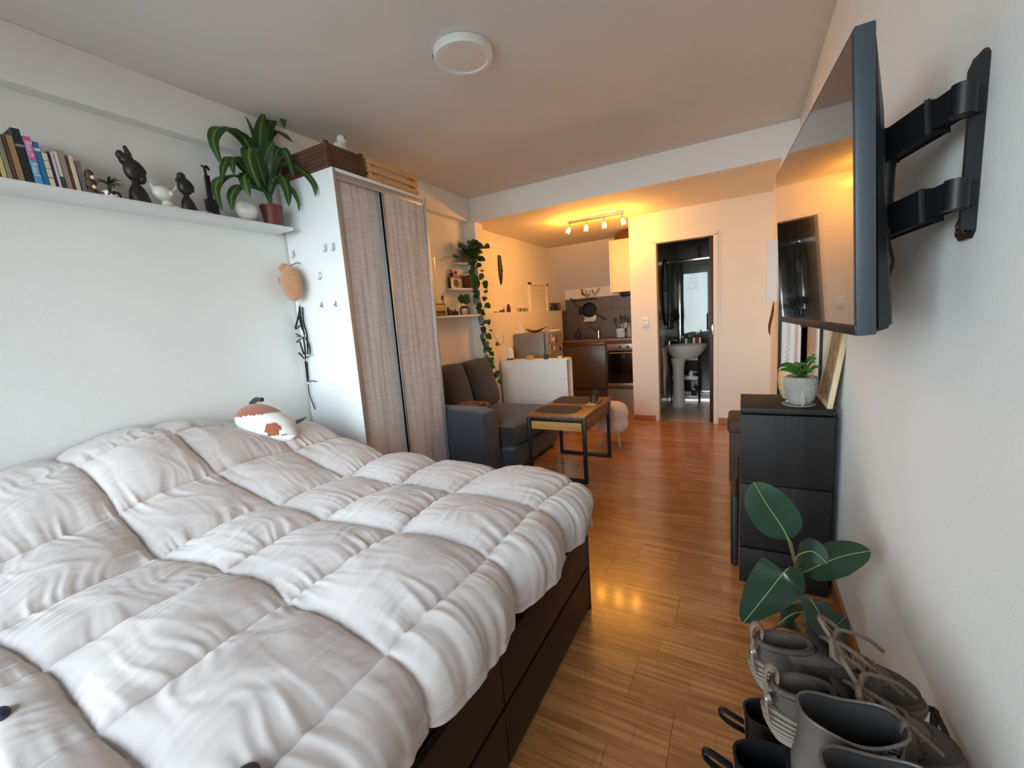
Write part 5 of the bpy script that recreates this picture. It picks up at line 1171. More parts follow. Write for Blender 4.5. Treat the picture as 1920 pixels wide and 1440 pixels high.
# ------------------------------------------------------------------ kitchen small things
kz = .9305
def at(px, py, y): return PX(px, py, y=y)
c = at(1084, 634, 6.80); t = thing('soap_bottle', 'dark bottle with a pump on the worktop by the tap', 'bottle', (c.x, 6.80, kz))
bm = BM(); lathe(bm, [(0, 0), (.045, 0), (.048, .02), (.046, .10), (.02, .125), (.014, .13)], (c.x, 6.80, kz), 18); obj('body', bm, 'dark_cup', t)
bm = BM(); tube(bm, [(c.x, 6.80, kz + .13), (c.x, 6.80, kz + .165), (c.x + .03, 6.78, kz + .165)], .007, 8); obj('pump', bm, 'black_plastic', t)
bm = BM(); box(bm, c.x + .06, c.x + .11, 6.78, 6.82, kz, kz + .045, .012); obj('sponge', bm, 'wicker', label='brown sponge standing between bottle and tap', cat='sponge')
c = at(1165, 637, 6.62); t = thing('utensil_holder', 'shiny steel utensil holder with dark cooking tools on the worktop', 'utensil holder', (c.x, 6.62, kz))
ux, uy = c.x, 6.64
bm = BM(); box(bm, ux - .065, ux + .065, uy - .05, uy + .05, kz, kz + .006); box(bm, ux - .065, ux + .065, uy - .05, uy - .047, kz, kz + .145); box(bm, ux - .065, ux + .065, uy + .047, uy + .05, kz, kz + .145); box(bm, ux - .065, ux - .062, uy - .05, uy + .05, kz, kz + .145); box(bm, ux + .062, ux + .065, uy - .05, uy + .05, kz, kz + .145); obj('box', bm, 'chrome', t)
rg = random.Random(4)
for i, (dx, dy, lx, hh) in enumerate(((-.045, 0, -.05, .25), (-.015, .01, .01, .29), (.015, -.01, .04, .27), (.04, .01, .07, .24))):
    b_ = Vector((ux + dx, uy + dy, kz + .008)); e_ = b_ + Vector((lx, .01, hh)); tt = thing('cooking_tool', ['dark ladle leaning left in the steel holder', 'tall dark spatula standing in the steel holder', 'dark spoon leaning right in the steel holder', 'short dark tool at the right of the steel holder'][i], 'utensil', b_, group='tools in the steel holder')
    bm = BM(); tube(bm, [b_, e_], .006, 8); obj('handle', bm, 'ebony', tt)
    bm = BM(); ell(bm, e_ + Vector((0, 0, .02)), (.024, .008, .034), 12, 8); obj('head', bm, 'ebony', tt)
c = at(1157, 610, 6.86); t = thing('kettle', 'white kettle behind the steel utensil holder', 'kettle', (-1.60, 6.86, kz))
kx_ = -1.615
bm = BM(); lathe(bm, [(0, 0), (.085, 0), (.088, .02), (.082, .12), (.066, .20), (.05, .225), (0, .235)], (kx_, 6.87, kz), 24); obj('body', bm, 'ceramic_white', t)
bm = BM(); tube(bm, smoothpath([(kx_ + .07, 6.87, kz + .19), (kx_ + .125, 6.87, kz + .18), (kx_ + .13, 6.87, kz + .09), (kx_ + .085, 6.87, kz + .04)], 4), .011, 8); obj('handle', bm, 'ceramic_white', t)
bm = BM(); tube(bm, [(kx_ - .06, 6.87, kz + .17), (kx_ - .105, 6.87, kz + .20)], [.022, .014], 10); obj('spout', bm, 'ceramic_white', t)
# pans and tools hung on the backsplash
t = thing('pan_rail', 'black wall rail above the sink holding pans', 'rail', (-2.15, 6.97, 1.56))
r0, r1 = at(1075, 567, 6.96), at(1120, 563, 6.96)
bm = BM(); tube(bm, [(r0.x, 6.955, 1.575), (r1.x, 6.955, 1.575)], .007, 8); obj('bar', bm, 'black_metal', t)
for x in (r0.x + .02, r1.x - .02):
    bm = BM(); tube(bm, [(x, 6.955, 1.575), (x, 6.985, 1.575)], .006, 6); obj('bracket', bm, 'black_metal', t)
c = at(1104, 581, 6.93); t = thing('frying_pan', 'black frying pan hanging over the sink, handle down to the right', 'pan', (c.x, 6.93, c.z))
Mp = Matrix.Rotation(R_(90), 4, 'X')
bm = BM(); lathe(bm, [(0, 0), (.10, 0), (.122, .04), (.118, .04), (.097, .005), (0, .005)], (c.x, 6.975, c.z), 32, M=Mp); obj('pan_body', bm, 'black_metal', t)
h0 = Vector((c.x + .095, 6.945, c.z - .065)); h1 = at(1136, 599, 6.945); bm = BM(); tube(bm, [h0, h1], [.010, .014], 8, flat=.7); obj('handle', bm, 'black_plastic', t)
bm = BM(); ell(bm, h0, (.012, .006, .012), 10, 6); obj('rivet', bm, 'chrome', t)
s0, s1 = at(1070, 559, 6.94), at(1084, 578, 6.94); t = thing('spatula', 'dark slotted spatula hanging left of the frying pan', 'utensil', s1)
bm = BM(); tube(bm, [s0, s1], [.012, .008], 8); obj('handle', bm, 'black_plastic', t)
e_ = at(1090, 586, 6.95); bm = BM(); box(bm, e_.x - .045, e_.x + .04, 6.955, 6.961, e_.z - .035, e_.z + .10, .004); obj('blade', bm, 'black_plastic', t)
c = at(1106, 600, 6.95); t = thing('white_holder', 'white wall holder just below the frying pan', 'holder', (c.x, 6.95, c.z))
bm = BM(); box(bm, c.x - .10, c.x + .10, 6.915, 6.985, c.z - .025, c.z + .004, .006); obj('tray', bm, 'ceramic_white', t)
bm = BM(); box(bm, c.x - .10, c.x + .10, 6.979, 6.985, c.z + .005, c.z + .08, .002); obj('back_plate', bm, 'ceramic_white', t)
c = at(1108, 562, 6.95); t = thing('dried_bunch', 'bunch of dried stems stuck above the hanging pan', 'plant', (c.x, 6.95, 1.582))
rg = random.Random(12)
for i in range(16):
    d = Vector((rg.uniform(-.14, .14), rg.uniform(-.03, .02), rg.uniform(.07, .16))); b_ = Vector((c.x + d.x * .3, 6.955, 1.584)); bm = BM(); tube(bm, [b_, b_ + d], .0018, 5); ell(bm, b_ + d, (.010, .008, .016), 8, 6); obj('stem', bm, 'stem', t)
c = at(1181, 580, 6.3); bm = BM(); box(bm, -1.19, -1.152, 6.30, 6.34, 1.30, 1.39, .004); obj('wall_socket', bm, 'ceramic_white', label='small white socket on the partition beside the worktop', cat='socket')
# light switch by the bathroom door
c = at(1210, 605, YF); t = thing('light_switch', 'white wall switch plate left of the bathroom door', 'switch', (c.x, YF, c.z))
bm = BM(); box(bm, c.x - .036, c.x + .036, YF - .009, YF - .0003, c.z - .058, c.z + .058, .003); obj('plate', bm, 'white_gloss', t)
for (dx, dz, sx_, sz_) in ((0, .028, .022, .012), (-.012, -.012, .009, .011), (.012, -.012, .009, .011), (0, -.036, .022, .008)):
    bm = BM(); box(bm, c.x + dx - sx_, c.x + dx + sx_, YF - .012, YF - .0085, c.z + dz - sz_, c.z + dz + sz_, .0015); obj('button', bm, 'cream', t)

# ------------------------------------------------------------------ bathroom
c = Vector((-.735, 5.98, 0)); t = thing('pedestal_basin', 'white pedestal washbasin seen through the bathroom door', 'basin', c)
def foot(p, a, z): return p
bm = BM(); lathe(bm, [(0, 0), (.098, 0), (.098, .02), (.085, .10), (.078, .35), (.080, .5), (.092, .60), (.115, .665), (0, .665)], c, 28, sx=.9, sy=.8); obj('pedestal', bm, 'basin_white', t)
bm = BM(); bc_ = Vector((-.655, 5.98, .655)); lathe(bm, [(0, 0), (.12, .0), (.17, .04), (.215, .11), (.24, .165), (.245, .18), (.235, .186), (.215, .182), (.19, .14), (.13, .07), (0, .05)], bc_, 36, sx=1.02, sy=.86, fn=lambda p, a, z: p + Vector((0 if p.x < 0 else .02 * p.x / .2, 0, 0))); obj('bowl', bm, 'basin_white', t)
tp = thing('basin_tap', 'chrome tap at the back of the pedestal basin', 'tap', (-.845, 5.98, .84))
bm = BM(); lathe(bm, [(.018, 0), (.016, .05), (0, .055)], (-.845, 5.98, .842), 14); obj('body', bm, 'chrome', tp)
bm = BM(); tube(bm, smoothpath([(-.845, 5.98, .875), (-.80, 5.98, .905), (-.74, 5.98, .89)], 4), .009, 8); obj('spout', bm, 'chrome', tp)
bm = BM(); tube(bm, [(-.845, 5.98, .895), (-.80, 5.97, .93)], .005, 6); obj('lever', bm, 'chrome', tp)
for i, (x, y, hh, rr, m, lb) in enumerate(((-.70, 6.165, .10, .022, 'clear_glass', 'clear bottle on the basin rim, left of the others'), (-.655, 6.17, .085, .020, 'ceramic_white', 'white bottle on the basin rim'), (-.61, 6.165, .11, .018, 'leaf_mid', 'green bottle on the basin rim'), (-.555, 6.15, .095, .020, 'ceramic_white', 'white jar on the basin rim near the dark bottle'), (-.515, 6.125, .15, .020, 'red_cap', 'tall dark red bottle on the basin rim'), (-.478, 6.09, .10, .016, 'cream', 'cream tube at the right end of the basin rim'))):
    p = Vector((x, y, .8395)); tt = thing('toiletry_bottle', lb, 'bottle', p, group='toiletries on the basin'); bm = BM(); lathe(bm, [(0, 0), (rr, 0), (rr, hh * .7), (rr * .5, hh * .82)], p, 14); obj('body', bm, m, tt); bm = BM(); lathe(bm, [(rr * .52, hh * .82), (rr * .5, hh), (0, hh)], p, 12); obj('cap', bm, 'black_plastic' if i % 2 else 'ceramic_white', tt)
t = thing('trolley_rack', 'slim three-tier rack with white trays beside the basin', 'rack', (-.64, 6.27, 0))
rx0, rx1, ry0, ry1 = -.86, -.505, 6.215, 6.36
for z in (.06, .33, .60):
    bm = BM(); box(bm, rx0 + .012, rx1 - .012, ry0, ry1, z, z + .05, .004); obj('tray', bm, 'white_gloss', t)
for (x, y) in ((rx0, ry0), (rx1, ry0), (rx0, ry1), (rx1, ry1)):
    bm = BM(); tube(bm, [(x, y, 0), (x, y, .80)], .009, 8); obj('post', bm, 'black_plastic', t)
for i, (x, z, hh, m, lb) in enumerate(((-.57, .6505, .09, 'blue_bottle', 'blue bottle on the upper tray of the bathroom rack'), (-.60, .3805, .07, 'paper_white', 'white tube on the middle tray of the bathroom rack'), (-.55, .3805, .06, 'ebony', 'black pot on the middle tray of the bathroom rack'), (-.57, .1105, .09, 'ebony', 'black box on the lowest tray of the bathroom rack'), (-.81, .3805, .11, 'ceramic_white', 'white bottle at the left of the middle rack tray'), (-.81, .1105, .16, 'ebony', 'black container at the left of the lowest rack tray'))):
    p = Vector((x, 6.25, z)); tt = thing('rack_bottle', lb, 'bottle', p, group='things on the bathroom rack'); bm = BM(); lathe(bm, [(0, 0), (.034, 0), (.035, .01), (.034, hh * .75), (.018, hh * .86)], p, 16); obj('body', bm, m, tt); bm = BM(); lathe(bm, [(.019, hh * .86), (.018, hh * 1.05), (0, hh * 1.05)], p, 12); obj('cap', bm, 'white_plain', tt)
# towel hung on a rail on the left wall
t = thing('towel_rail', 'short chrome towel rail on the left bathroom wall', 'towel rail', (-.88, 5.55, .82))
bm = BM(); tube(bm, [(-.845, 5.32, .835), (-.845, 5.68, .835)], .008, 8); tube(bm, [(-.845, 5.33, .835), (-.89, 5.33, .835)], .006, 6); tube(bm, [(-.845, 5.67, .835), (-.89, 5.67, .835)], .006, 6); obj('bar', bm, 'chrome', t)
for i, (ya, yb, zb, m, lb) in enumerate(((5.36, 5.50, .30, 'towel', 'long pale grey towel on the rail nearest the door'), (5.52, 5.65, .50, 'towel_pink', 'short dusty pink towel on the rail next to the basin'))):
    bm = BM(); n = 18; rows = []
    for j in range(n + 1):
        yy = ya + (yb - ya) * j / n; w_ = .006 * math.sin(j * 1.7) + .004 * math.sin(j * 3.1)
        zb_ = zb + .05 * math.sin(j * .5 + i)
        rows.append([(-.862 - .004, yy, .60), (-.858, yy, .75), (-.856, yy, .838), (-.845, yy, .848), (-.832 + w_ * .4, yy, .838), (-.826 + w_, yy, .70), (-.824 + w_ * 1.5, yy + .01 * math.sin(j), .52), (-.826 + w_ * 1.8, yy, zb_)])
    vv = [[bm.verts.new(p) for p in r] for r in rows]
    for a, b in zip(vv, vv[1:]):
        for q in range(len(a) - 1): bm.faces.new((a[q], a[q + 1], b[q + 1], b[q]))
    o = obj('towel', bm, m, label=lb, cat='towel', group='towels in the bathroom', smooth=80); sm = o.modifiers.new('thickness', 'SOLIDIFY'); sm.thickness = .005
# oval mirror on the left wall
t = thing('oval_mirror', 'black framed oval mirror on the left bathroom wall', 'mirror', (-.88, 5.95, 1.52))
mc = Vector((-.884, 5.98, 1.53))
bm = BM(); tube(bm, [mc + Vector((.004, math.cos(a) * .24, math.sin(a) * .42)) for a in [2 * math.pi * k / 48 for k in range(49)]], .010, 8, cap=False); obj('frame', bm, 'black_metal', t)
bm = BM(); lathe(bm, [(0, 0), (1, 0), (1, .004), (0, .004)], mc, 48, M=Matrix(((0, 0, 1), (.235, 0, 0), (0, .415, 0))).to_4x4()); obj('mirror_glass', bm, 'mirror', t)
# glass shelf with cup and dark plant
bm = BM(); box(bm, -.889, -.79, 5.80, 6.16, 1.055, 1.062, .001, 1); obj('glass_shelf', bm, 'clear_glass', label='small glass shelf under the oval mirror', cat='shelf')
c = Vector((-.83, 6.05, 1.0625)); t = thing('bathroom_plant', 'dark leafy cutting on the glass shelf below the mirror', 'plant', c)
bm = BM(); lathe(bm, [(0, 0), (.03, 0), (.034, .07), (.03, .07), (.027, .004), (0, .004)], c, 16); obj('cup', bm, 'clear_glass', t)
rg = random.Random(2)
for i in range(16):
    a = rg.uniform(-1.4, 2.2); d = Vector((abs(math.cos(a)) * .10, math.sin(a) * .10, rg.uniform(.03, .17))); p0 = c + Vector((0, 0, .05)); bm = BM(); leaf(bm, [p0 + d * .5, p0 + d * .9 + Vector((0, 0, .02)), p0 + d * 1.25], .024, fold=.2, k=3); obj('leaf', bm, 'leaf_dark', t, smooth=60)
bm = BM(); lathe(bm, [(0, 0), (.026, 0), (.03, .09), (.027, .09), (.024, .004), (0, .004)], (-.83, 5.88, 1.0625), 16); obj('toothbrush_cup', bm, 'clear_glass', label='glass tumbler on the bathroom shelf left of the cutting', cat='cup')
# shower screen
t = thing('shower_screen', 'framed glass shower screen across the back of the bathroom', 'shower screen', (-.35, 6.42, 0))
sz1 = 1.985
bm = BM(); box(bm, -.895, .195, 6.40, 6.45, .03, .12, .008); obj('kerb', bm, 'basin_white', t)
bm = BM(); box(bm, -.895, .195, 6.405, 6.445, sz1 - .04, sz1, .003); obj('top_rail', bm, 'chrome', t)
bm = BM(); box(bm, -.895, .195, 6.405, 6.445, .12, .145, .003); obj('bottom_rail', bm, 'chrome', t)
bm = BM(); box(bm, -.78, -.745, 6.405, 6.445, .145, sz1 - .04, .003); obj('stile', bm, 'chrome', t)
bm = BM(); box(bm, -.888, -.78, 6.418, 6.424, .145, sz1 - .04); obj('glass_pane', bm, 'shower_glass', t)
bm = BM(); box(bm, -.745, -.53, 6.418, 6.424, .145, sz1 - .04); obj('glass_pane', bm, 'shower_glass', t)
bm = BM(); box(bm, -.535, .19, 6.428, 6.434, .145, sz1 - .04); gp = obj('glass_pane', bm, 'shower_glass', t)
bm = BM(); tube(bm, [(-.405, 6.385, 1.0), (-.405, 6.385, 1.22)], .010, 8); tube(bm, [(-.405, 6.385, 1.02), (-.405, 6.425, 1.02)], .007, 6); tube(bm, [(-.405, 6.385, 1.20), (-.405, 6.425, 1.20)], .007, 6); obj('handle', bm, 'chrome', gp)
c = Vector((-.505, 6.425, sz1 + .0005)); t = thing('dark_statuette', 'small dark statuette standing on the shower rail', 'figurine', c)
bm = BM(); lathe(bm, [(0, 0), (.026, 0), (.024, .012), (.013, .03), (.018, .06), (.012, .08)], c, 14); obj('body', bm, 'brown_wood', t)
bm = BM(); ell(bm, c + Vector((0, 0, .115)), (.034, .03, .036), 14, 10); obj('head', bm, 'brown_wood', t)
t = thing('shower_caddy', 'small white bottle in a holder behind the shower glass', 'bottle', (-.66, 7.1, 1.55))
bm = BM(); lathe(bm, [(0, 0), (.05, 0), (.052, .02), (.05, .15), (.03, .17), (0, .17)], (-.66, 7.12, 1.62), 16); obj('body', bm, 'ceramic_white', t)
bm = BM(); lathe(bm, [(.02, .171), (.02, .21), (0, .21)], (-.66, 7.12, 1.62), 12); obj('pump', bm, 'black_plastic', t)
bm = BM(); box(bm, -.75, -.57, 7.04, 7.19, 1.60, 1.612, .003); obj('holder', bm, 'black_metal', t)

# ------------------------------------------------------------------ right wall: hanging white panel, strip of cloth, intercom cord
bm = BM(); box(bm, .180, .262, 4.18, 4.215, 1.305, 1.812, .003); o = obj('blank_poster', bm, 'paper_white', label='blank white upright sheet half hidden behind the television', cat='poster')
bm = BM(); tube(bm, smoothpath([(.236, 4.17, 1.31), (.228, 4.165, 1.22), (.208, 4.165, 1.10), (.214, 4.165, 1.03)], 5), [.006 + .022 * math.sin(math.pi * k / 15) for k in range(16)], 10, flat=.4); obj('hanging_feather', bm, 'rust_pattern', label='dark brown patterned strip hanging below the blank white sheet', cat='ornament')
t = thing('intercom', 'white wall intercom with a coiled cord behind the television', 'intercom', (.32, 4.02, 1.3))
bm = BM(); box(bm, .300, .360, 3.99, 4.0395, 1.28, 1.50, .008); obj('body', bm, 'white_gloss', t)
bm = BM(); box(bm, .305, .335, 3.965, 3.99, 1.29, 1.49, .008); obj('handset', bm, 'white_gloss', t)
ctr = [Vector((.318, 4.00, 1.28)), Vector((.320, 4.01, 1.20)), Vector((.328, 4.012, 1.05)), Vector((.322, 4.012, .80)), Vector((.330, 4.012, .66))]
cp_ = smoothpath(ctr, 60); bm = BM(); tube(bm, [p + Vector((math.cos(i * .75) * .009, math.sin(i * .75) * .009, 0)) for i, p in enumerate(cp_)], .0026, 5); obj('coiled_cord', bm, 'spring_white', t)
# ------------------------------------------------------------------ on the black chest
qz_ = qz + .0005
c = Vector((.232, 2.215, qz_)); t = thing('head_planter', 'grey concrete head-shaped planter with a green succulent on the black chest', 'planter', c)
bm = BM(); lathe(bm, [(0, 0), (.062, 0), (.064, .004), (0, .004)], c + Vector((-.006, 0, 0)), 28); obj('saucer', bm, 'concrete', t)
def headf(p, a, z):
    r = math.hypot(p.x, p.y)
    if r < 1e-6: return p
    bumpy = 0
    hair = (z > .052 + .030 * math.cos(a - math.pi))           # curls cover the back and the crown
    if hair and .02 < z < .126 and r > .04: bumpy = .0030 * math.sin(a * 20) * math.sin(z * 470)
    k = 1 + bumpy / r
    return Vector((p.x * k, p.y * k, z))
prof = [(0, .005), (.040, .005), (.047, .010), (.050, .02)] + [(.050 + .018 * math.sin((i / 3 + 1) / 22 * math.pi * .62), .02 + i * .0016) for i in range(1, 63)] + [(.062, .124), (.056, .128), (.050, .126), (.047, .116), (0, .112)]
bm = BM(); lathe(bm, prof, c, 150, sx=.94, sy=1.0, fn=headf); hp = obj('head_pot', bm, 'concrete', t, smooth=70)
f = c + Vector((-.052, -.006, .05))
bm = BM(); tube(bm, [f + Vector((.0, 0, .022)), f + Vector((-.012, 0, .002)), f + Vector((.0, 0, -.004))], [.006, .010, .006], 10); obj('nose', bm, 'concrete', hp)
bm = BM(); ell(bm, f + Vector((.002, 0, -.018)), (.008, .014, .005), 10, 8); ell(bm, f + Vector((.006, 0, -.034)), (.010, .016, .008), 10, 8); obj('mouth', bm, 'concrete', hp)
for s in (-1, 1):
    bm = BM(); ell(bm, f + Vector((.002, s * .018, .020)), (.005, .012, .005), 10, 8); obj('eyelid', bm, 'concrete', hp)
bm = BM(); ell(bm, c + Vector((.004, -.060, .038)), (.012, .008, .034), 14, 10); ell(bm, c + Vector((.004, .060, .038)), (.012, .008, .034), 14, 10); obj('ear', bm, 'concrete', hp)
bm = BM(); lathe(bm, [(0, 0), (.046, 0), (.046, .003), (0, .003)], c + Vector((0, 0, .1165)), 20); obj('soil', bm, 'soil', t)
def zp(a, b, y): return PX(1340 + a * .3056, 560 + b * .3056, y=y)
for pts, wd in (([(520, 475), (480, 420), (430, 400), (375, 428)], .016), ([(520, 475), (470, 440), (420, 430), (395, 440)], .012), ([(540, 475), (560, 410), (590, 370), (625, 368)], .018), ([(540, 475), (570, 430), (600, 390), (612, 380)], .016), ([(550, 475), (590, 440), (620, 418), (655, 428)], .010), ([(525, 475), (500, 430), (505, 405), (530, 400)], .017), ([(530, 475), (520, 440), (540, 410), (565, 395)], .020), ([(530, 478), (545, 450), (580, 440), (600, 455)], .014)):
    P3 = [zp(a, b, 2.215 - .012 * i) for i, (a, b) in enumerate(pts)]
    bm = BM(); leaf(bm, P3, wd, side=Vector((.2, -.6, .7)), fold=.3, k=4, droop=.1); obj('leaf', bm, 'leaf_fresh', t, smooth=60)
t = thing('wood_picture', 'pale wooden framed picture leaning on the wall by the planter', 'picture', (.33, 2.25, qz_))
a_ = Vector((.318, 2.135, qz_)); lean = math.atan2(.05, .36)
Mf = Matrix.Translation(a_) @ Matrix.Rotation(R_(0), 4, 'Z') @ Matrix.Rotation(lean, 4, 'Y')
def bx2(*k, **kw):
    b = BM(); box(b, *k, **kw); return b
bm = bx2(0, .020, 0, .022, 0, .36, .002, M=Mf); obj('frame_side', bm, 'pale_wood', t)
bm = bx2(0, .020, .258, .28, 0, .36, .002, M=Mf); obj('frame_side', bm, 'pale_wood', t)
bm = bx2(0, .020, .022, .258, 0, .022, .002, M=Mf); obj('frame_rail', bm, 'pale_wood', t)
bm = bx2(0, .020, .022, .258, .338, .36, .002, M=Mf); obj('frame_rail', bm, 'pale_wood', t)
mat('picture_print', S(170, 150, 118), .6, col2=S(120, 104, 80), vs=26, sharp=.3)
bm = bx2(.006, .014, .022, .258, .022, .338, M=Mf); obj('print', bm, 'picture_print', t)
c = Vector((.205, 2.36, qz_)); bm = BM(); lathe(bm, [(0, 0), (.028, 0), (.046, .05), (.05, .10), (.046, .14), (.034, .165), (.03, .165), (.04, .14), (.044, .10), (.04, .05), (0, .01)], c, 24); obj('tan_vase', bm, 'beech', label='round tan vase behind the concrete planter', cat='vase')
# black bag hanging on the left side of the chest
t = thing('black_bag', 'limp black bag hanging on the left side of the black chest', 'bag', (-.01, 2.15, .3))
bm = BM(); box(bm, -.036, -.003, 2.115, 2.38, .06, .42, .015, 3)
for v in bm.verts: v.co.x = min(-.0015, v.co.x - .018 * math.sin(max(0, min(1, (v.co.z - .06) / .36)) * math.pi) * (v.co.x < -.02)) + .004 * mnoise.noise(v.co * 20)
for v in bm.verts: v.co.x = min(v.co.x, -.0012)
obj('pouch', bm, 'strap_black', t)
bm = BM(); tube(bm, smoothpath([(-.008, 2.16, .41), (-.008, 2.20, .55), (-.008, 2.28, .55), (-.008, 2.33, .41)], 5), .006, 8, flat=.4); obj('strap', bm, 'strap_black', t)

# ------------------------------------------------------------------ rubber plant
c = Vector((.17, 1.44, 0)); t = thing('rubber_plant', 'rubber plant with broad dark glossy leaves before the black chest', 'plant', c)
bm = BM(); lathe(bm, [(0, 0), (.075, 0), (.095, .16), (.10, .162), (.10, .178), (.092, .178), (.088, .16), (0, .155)], c, 28); obj('pot', bm, 'terracotta', t)
bm = BM(); lathe(bm, [(0, 0), (.086, 0), (.086, .006), (0, .006)], c + Vector((0, 0, .1565)), 24); obj('soil', bm, 'soil', t)
def zr(a, b, y): return PX(1340 + a * .26393, 860 + b * .26393, y=y)
stem_pts = [c + Vector((0, 0, .16)), zr(640, 1150, 1.43), zr(625, 960, 1.42), zr(605, 830, 1.41), zr(570, 720, 1.40), zr(535, 590, 1.39)]
bm = BM(); tube(bm, smoothpath(stem_pts, 5), .0058, 8); obj('stem', bm, 'stem', t)
RL = [([(530, 585), (470, 470), (360, 310), (280, 168)], (1.39, 1.38, 1.37, 1.37), .062, (.8, .1, .55)),
      ([(575, 720), (600, 680), (700, 660), (800, 745)], (1.40, 1.36, 1.31, 1.28), .036, (.2, .3, 1)),
      ([(620, 815), (760, 750), (920, 690), (1105, 655)], (1.41, 1.40, 1.40, 1.40), .055, (-.1, .9, .55)),
      ([(575, 765), (500, 800), (340, 1000), (205, 1165)], (1.40, 1.36, 1.32, 1.30), .066, (.9, .4, .55)),
      ([(630, 960), (690, 1010), (800, 1190), (930, 1330)], (1.42, 1.38, 1.35, 1.34), .052, (.8, .3, -.5)),
      ([(630, 1085), (540, 1110), (380, 1230), (255, 1345)], (1.43, 1.40, 1.38, 1.37), .050, (.7, .35, .7)),
      ([(640, 1130), (720, 1180), (850, 1190), (930, 1120)], (1.43, 1.48, 1.52, 1.55), .045, (.0, .6, .8))]
oval = lambda q: math.sin(math.pi * min(1, max(0, q * .98 + .015))) ** .55 if q < .97 else .10
for pts, ys, wd, sd in RL:
    P3 = [zr(a, b, y) for (a, b), y in zip(pts, ys)]
    lfp = [P3[0] + (P3[1] - P3[0]) * .12] + P3[1:]
    bm = BM(); leaf(bm, lfp, wd, side=Vector(sd), fold=.12, k=7, droop=.10, wave=.02, shape=oval); lf = obj('leaf', bm, 'rubber_leaf', t, smooth=60)
    nrm = (CAMP - P3[1]).normalized()
    bm = BM(); tube(bm, [p + nrm * .0022 for p in smoothpath(lfp, 6)], [.0022 - .0014 * i / 20 for i in range(len(smoothpath(lfp, 6)))], 6); obj('midrib', bm, 'rubber_rib', lf)
    bm = BM(); tube(bm, [P3[0], lfp[0], lfp[0] + (P3[1] - P3[0]) * .1], .0028, 6); obj('petiole', bm, 'rubber_rib', lf)

# ------------------------------------------------------------------ shoe rack and shoes
t = thing('shoe_rack', 'black metal shoe rack by the right wall', 'rack', (.2, .85, 0))
sx0, sx1, sy0, sy1, st = .085, .362, .42, 1.07, .44
for z in (.15, st - .005):
    for i in range(6):
        x = sx0 + (sx1 - sx0) * i / 5; bm = BM(); tube(bm, [(x, sy0, z), (x, sy1, z)], .005, 8); obj('rail', bm, 'black_metal', t)
for (x, y) in ((sx0, sy0), (sx1, sy0), (sx0, sy1), (sx1, sy1)):
    bm = BM(); tube(bm, [(x, y, 0), (x, y, st - .005)], .007, 8); obj('post', bm, 'black_metal', t)
for z in (.15, st - .005):
    for y in (sy0, sy1):
        bm = BM(); tube(bm, [(sx0, y, z), (sx1, y, z)], .006, 8); obj('crossbar', bm, 'black_metal', t)
def outline(z, Z, n=40):
    """foot outline at height z: Z = rows (height, heel x, front x, half width heel, half width ball)"""
    for a, b in zip(Z, Z[1:]):
        if z <= b[0]: break
    k = 0 if b[0] == a[0] else max(0, min(1, (z - a[0]) / (b[0] - a[0])))
    hb, xf, wh, wb = [a[i] + (b[i] - a[i]) * k for i in (1, 2, 3, 4)]
    pts = []; L = xf - hb
    for i in range(n):
        th = 2 * math.pi * i / n; cx = (1 - math.cos(th)) / 2        # 0 heel .. 1 toe
        w_ = wh + (wb - wh) * (3 * cx ** 2 - 2 * cx ** 3)
        s_ = math.sin(th); s_ = math.copysign(abs(s_) ** .72, s_)
        pts.append(Vector((hb + L * cx, w_ * s_, z)))
    return pts
def loft(bm, rings, close_top=False, close_bot=True):
    R2 = [[bm.verts.new(p) for p in r] for r in rings]; n = len(R2[0])
    for a, b in zip(R2, R2[1:]):
        for j in range(n): bm.faces.new((a[j], a[(j + 1) % n], b[(j + 1) % n], b[j]))
    if close_bot: bm.faces.new(list(reversed(R2[0])))
    if close_top: bm.faces.new(R2[-1])
    return bm
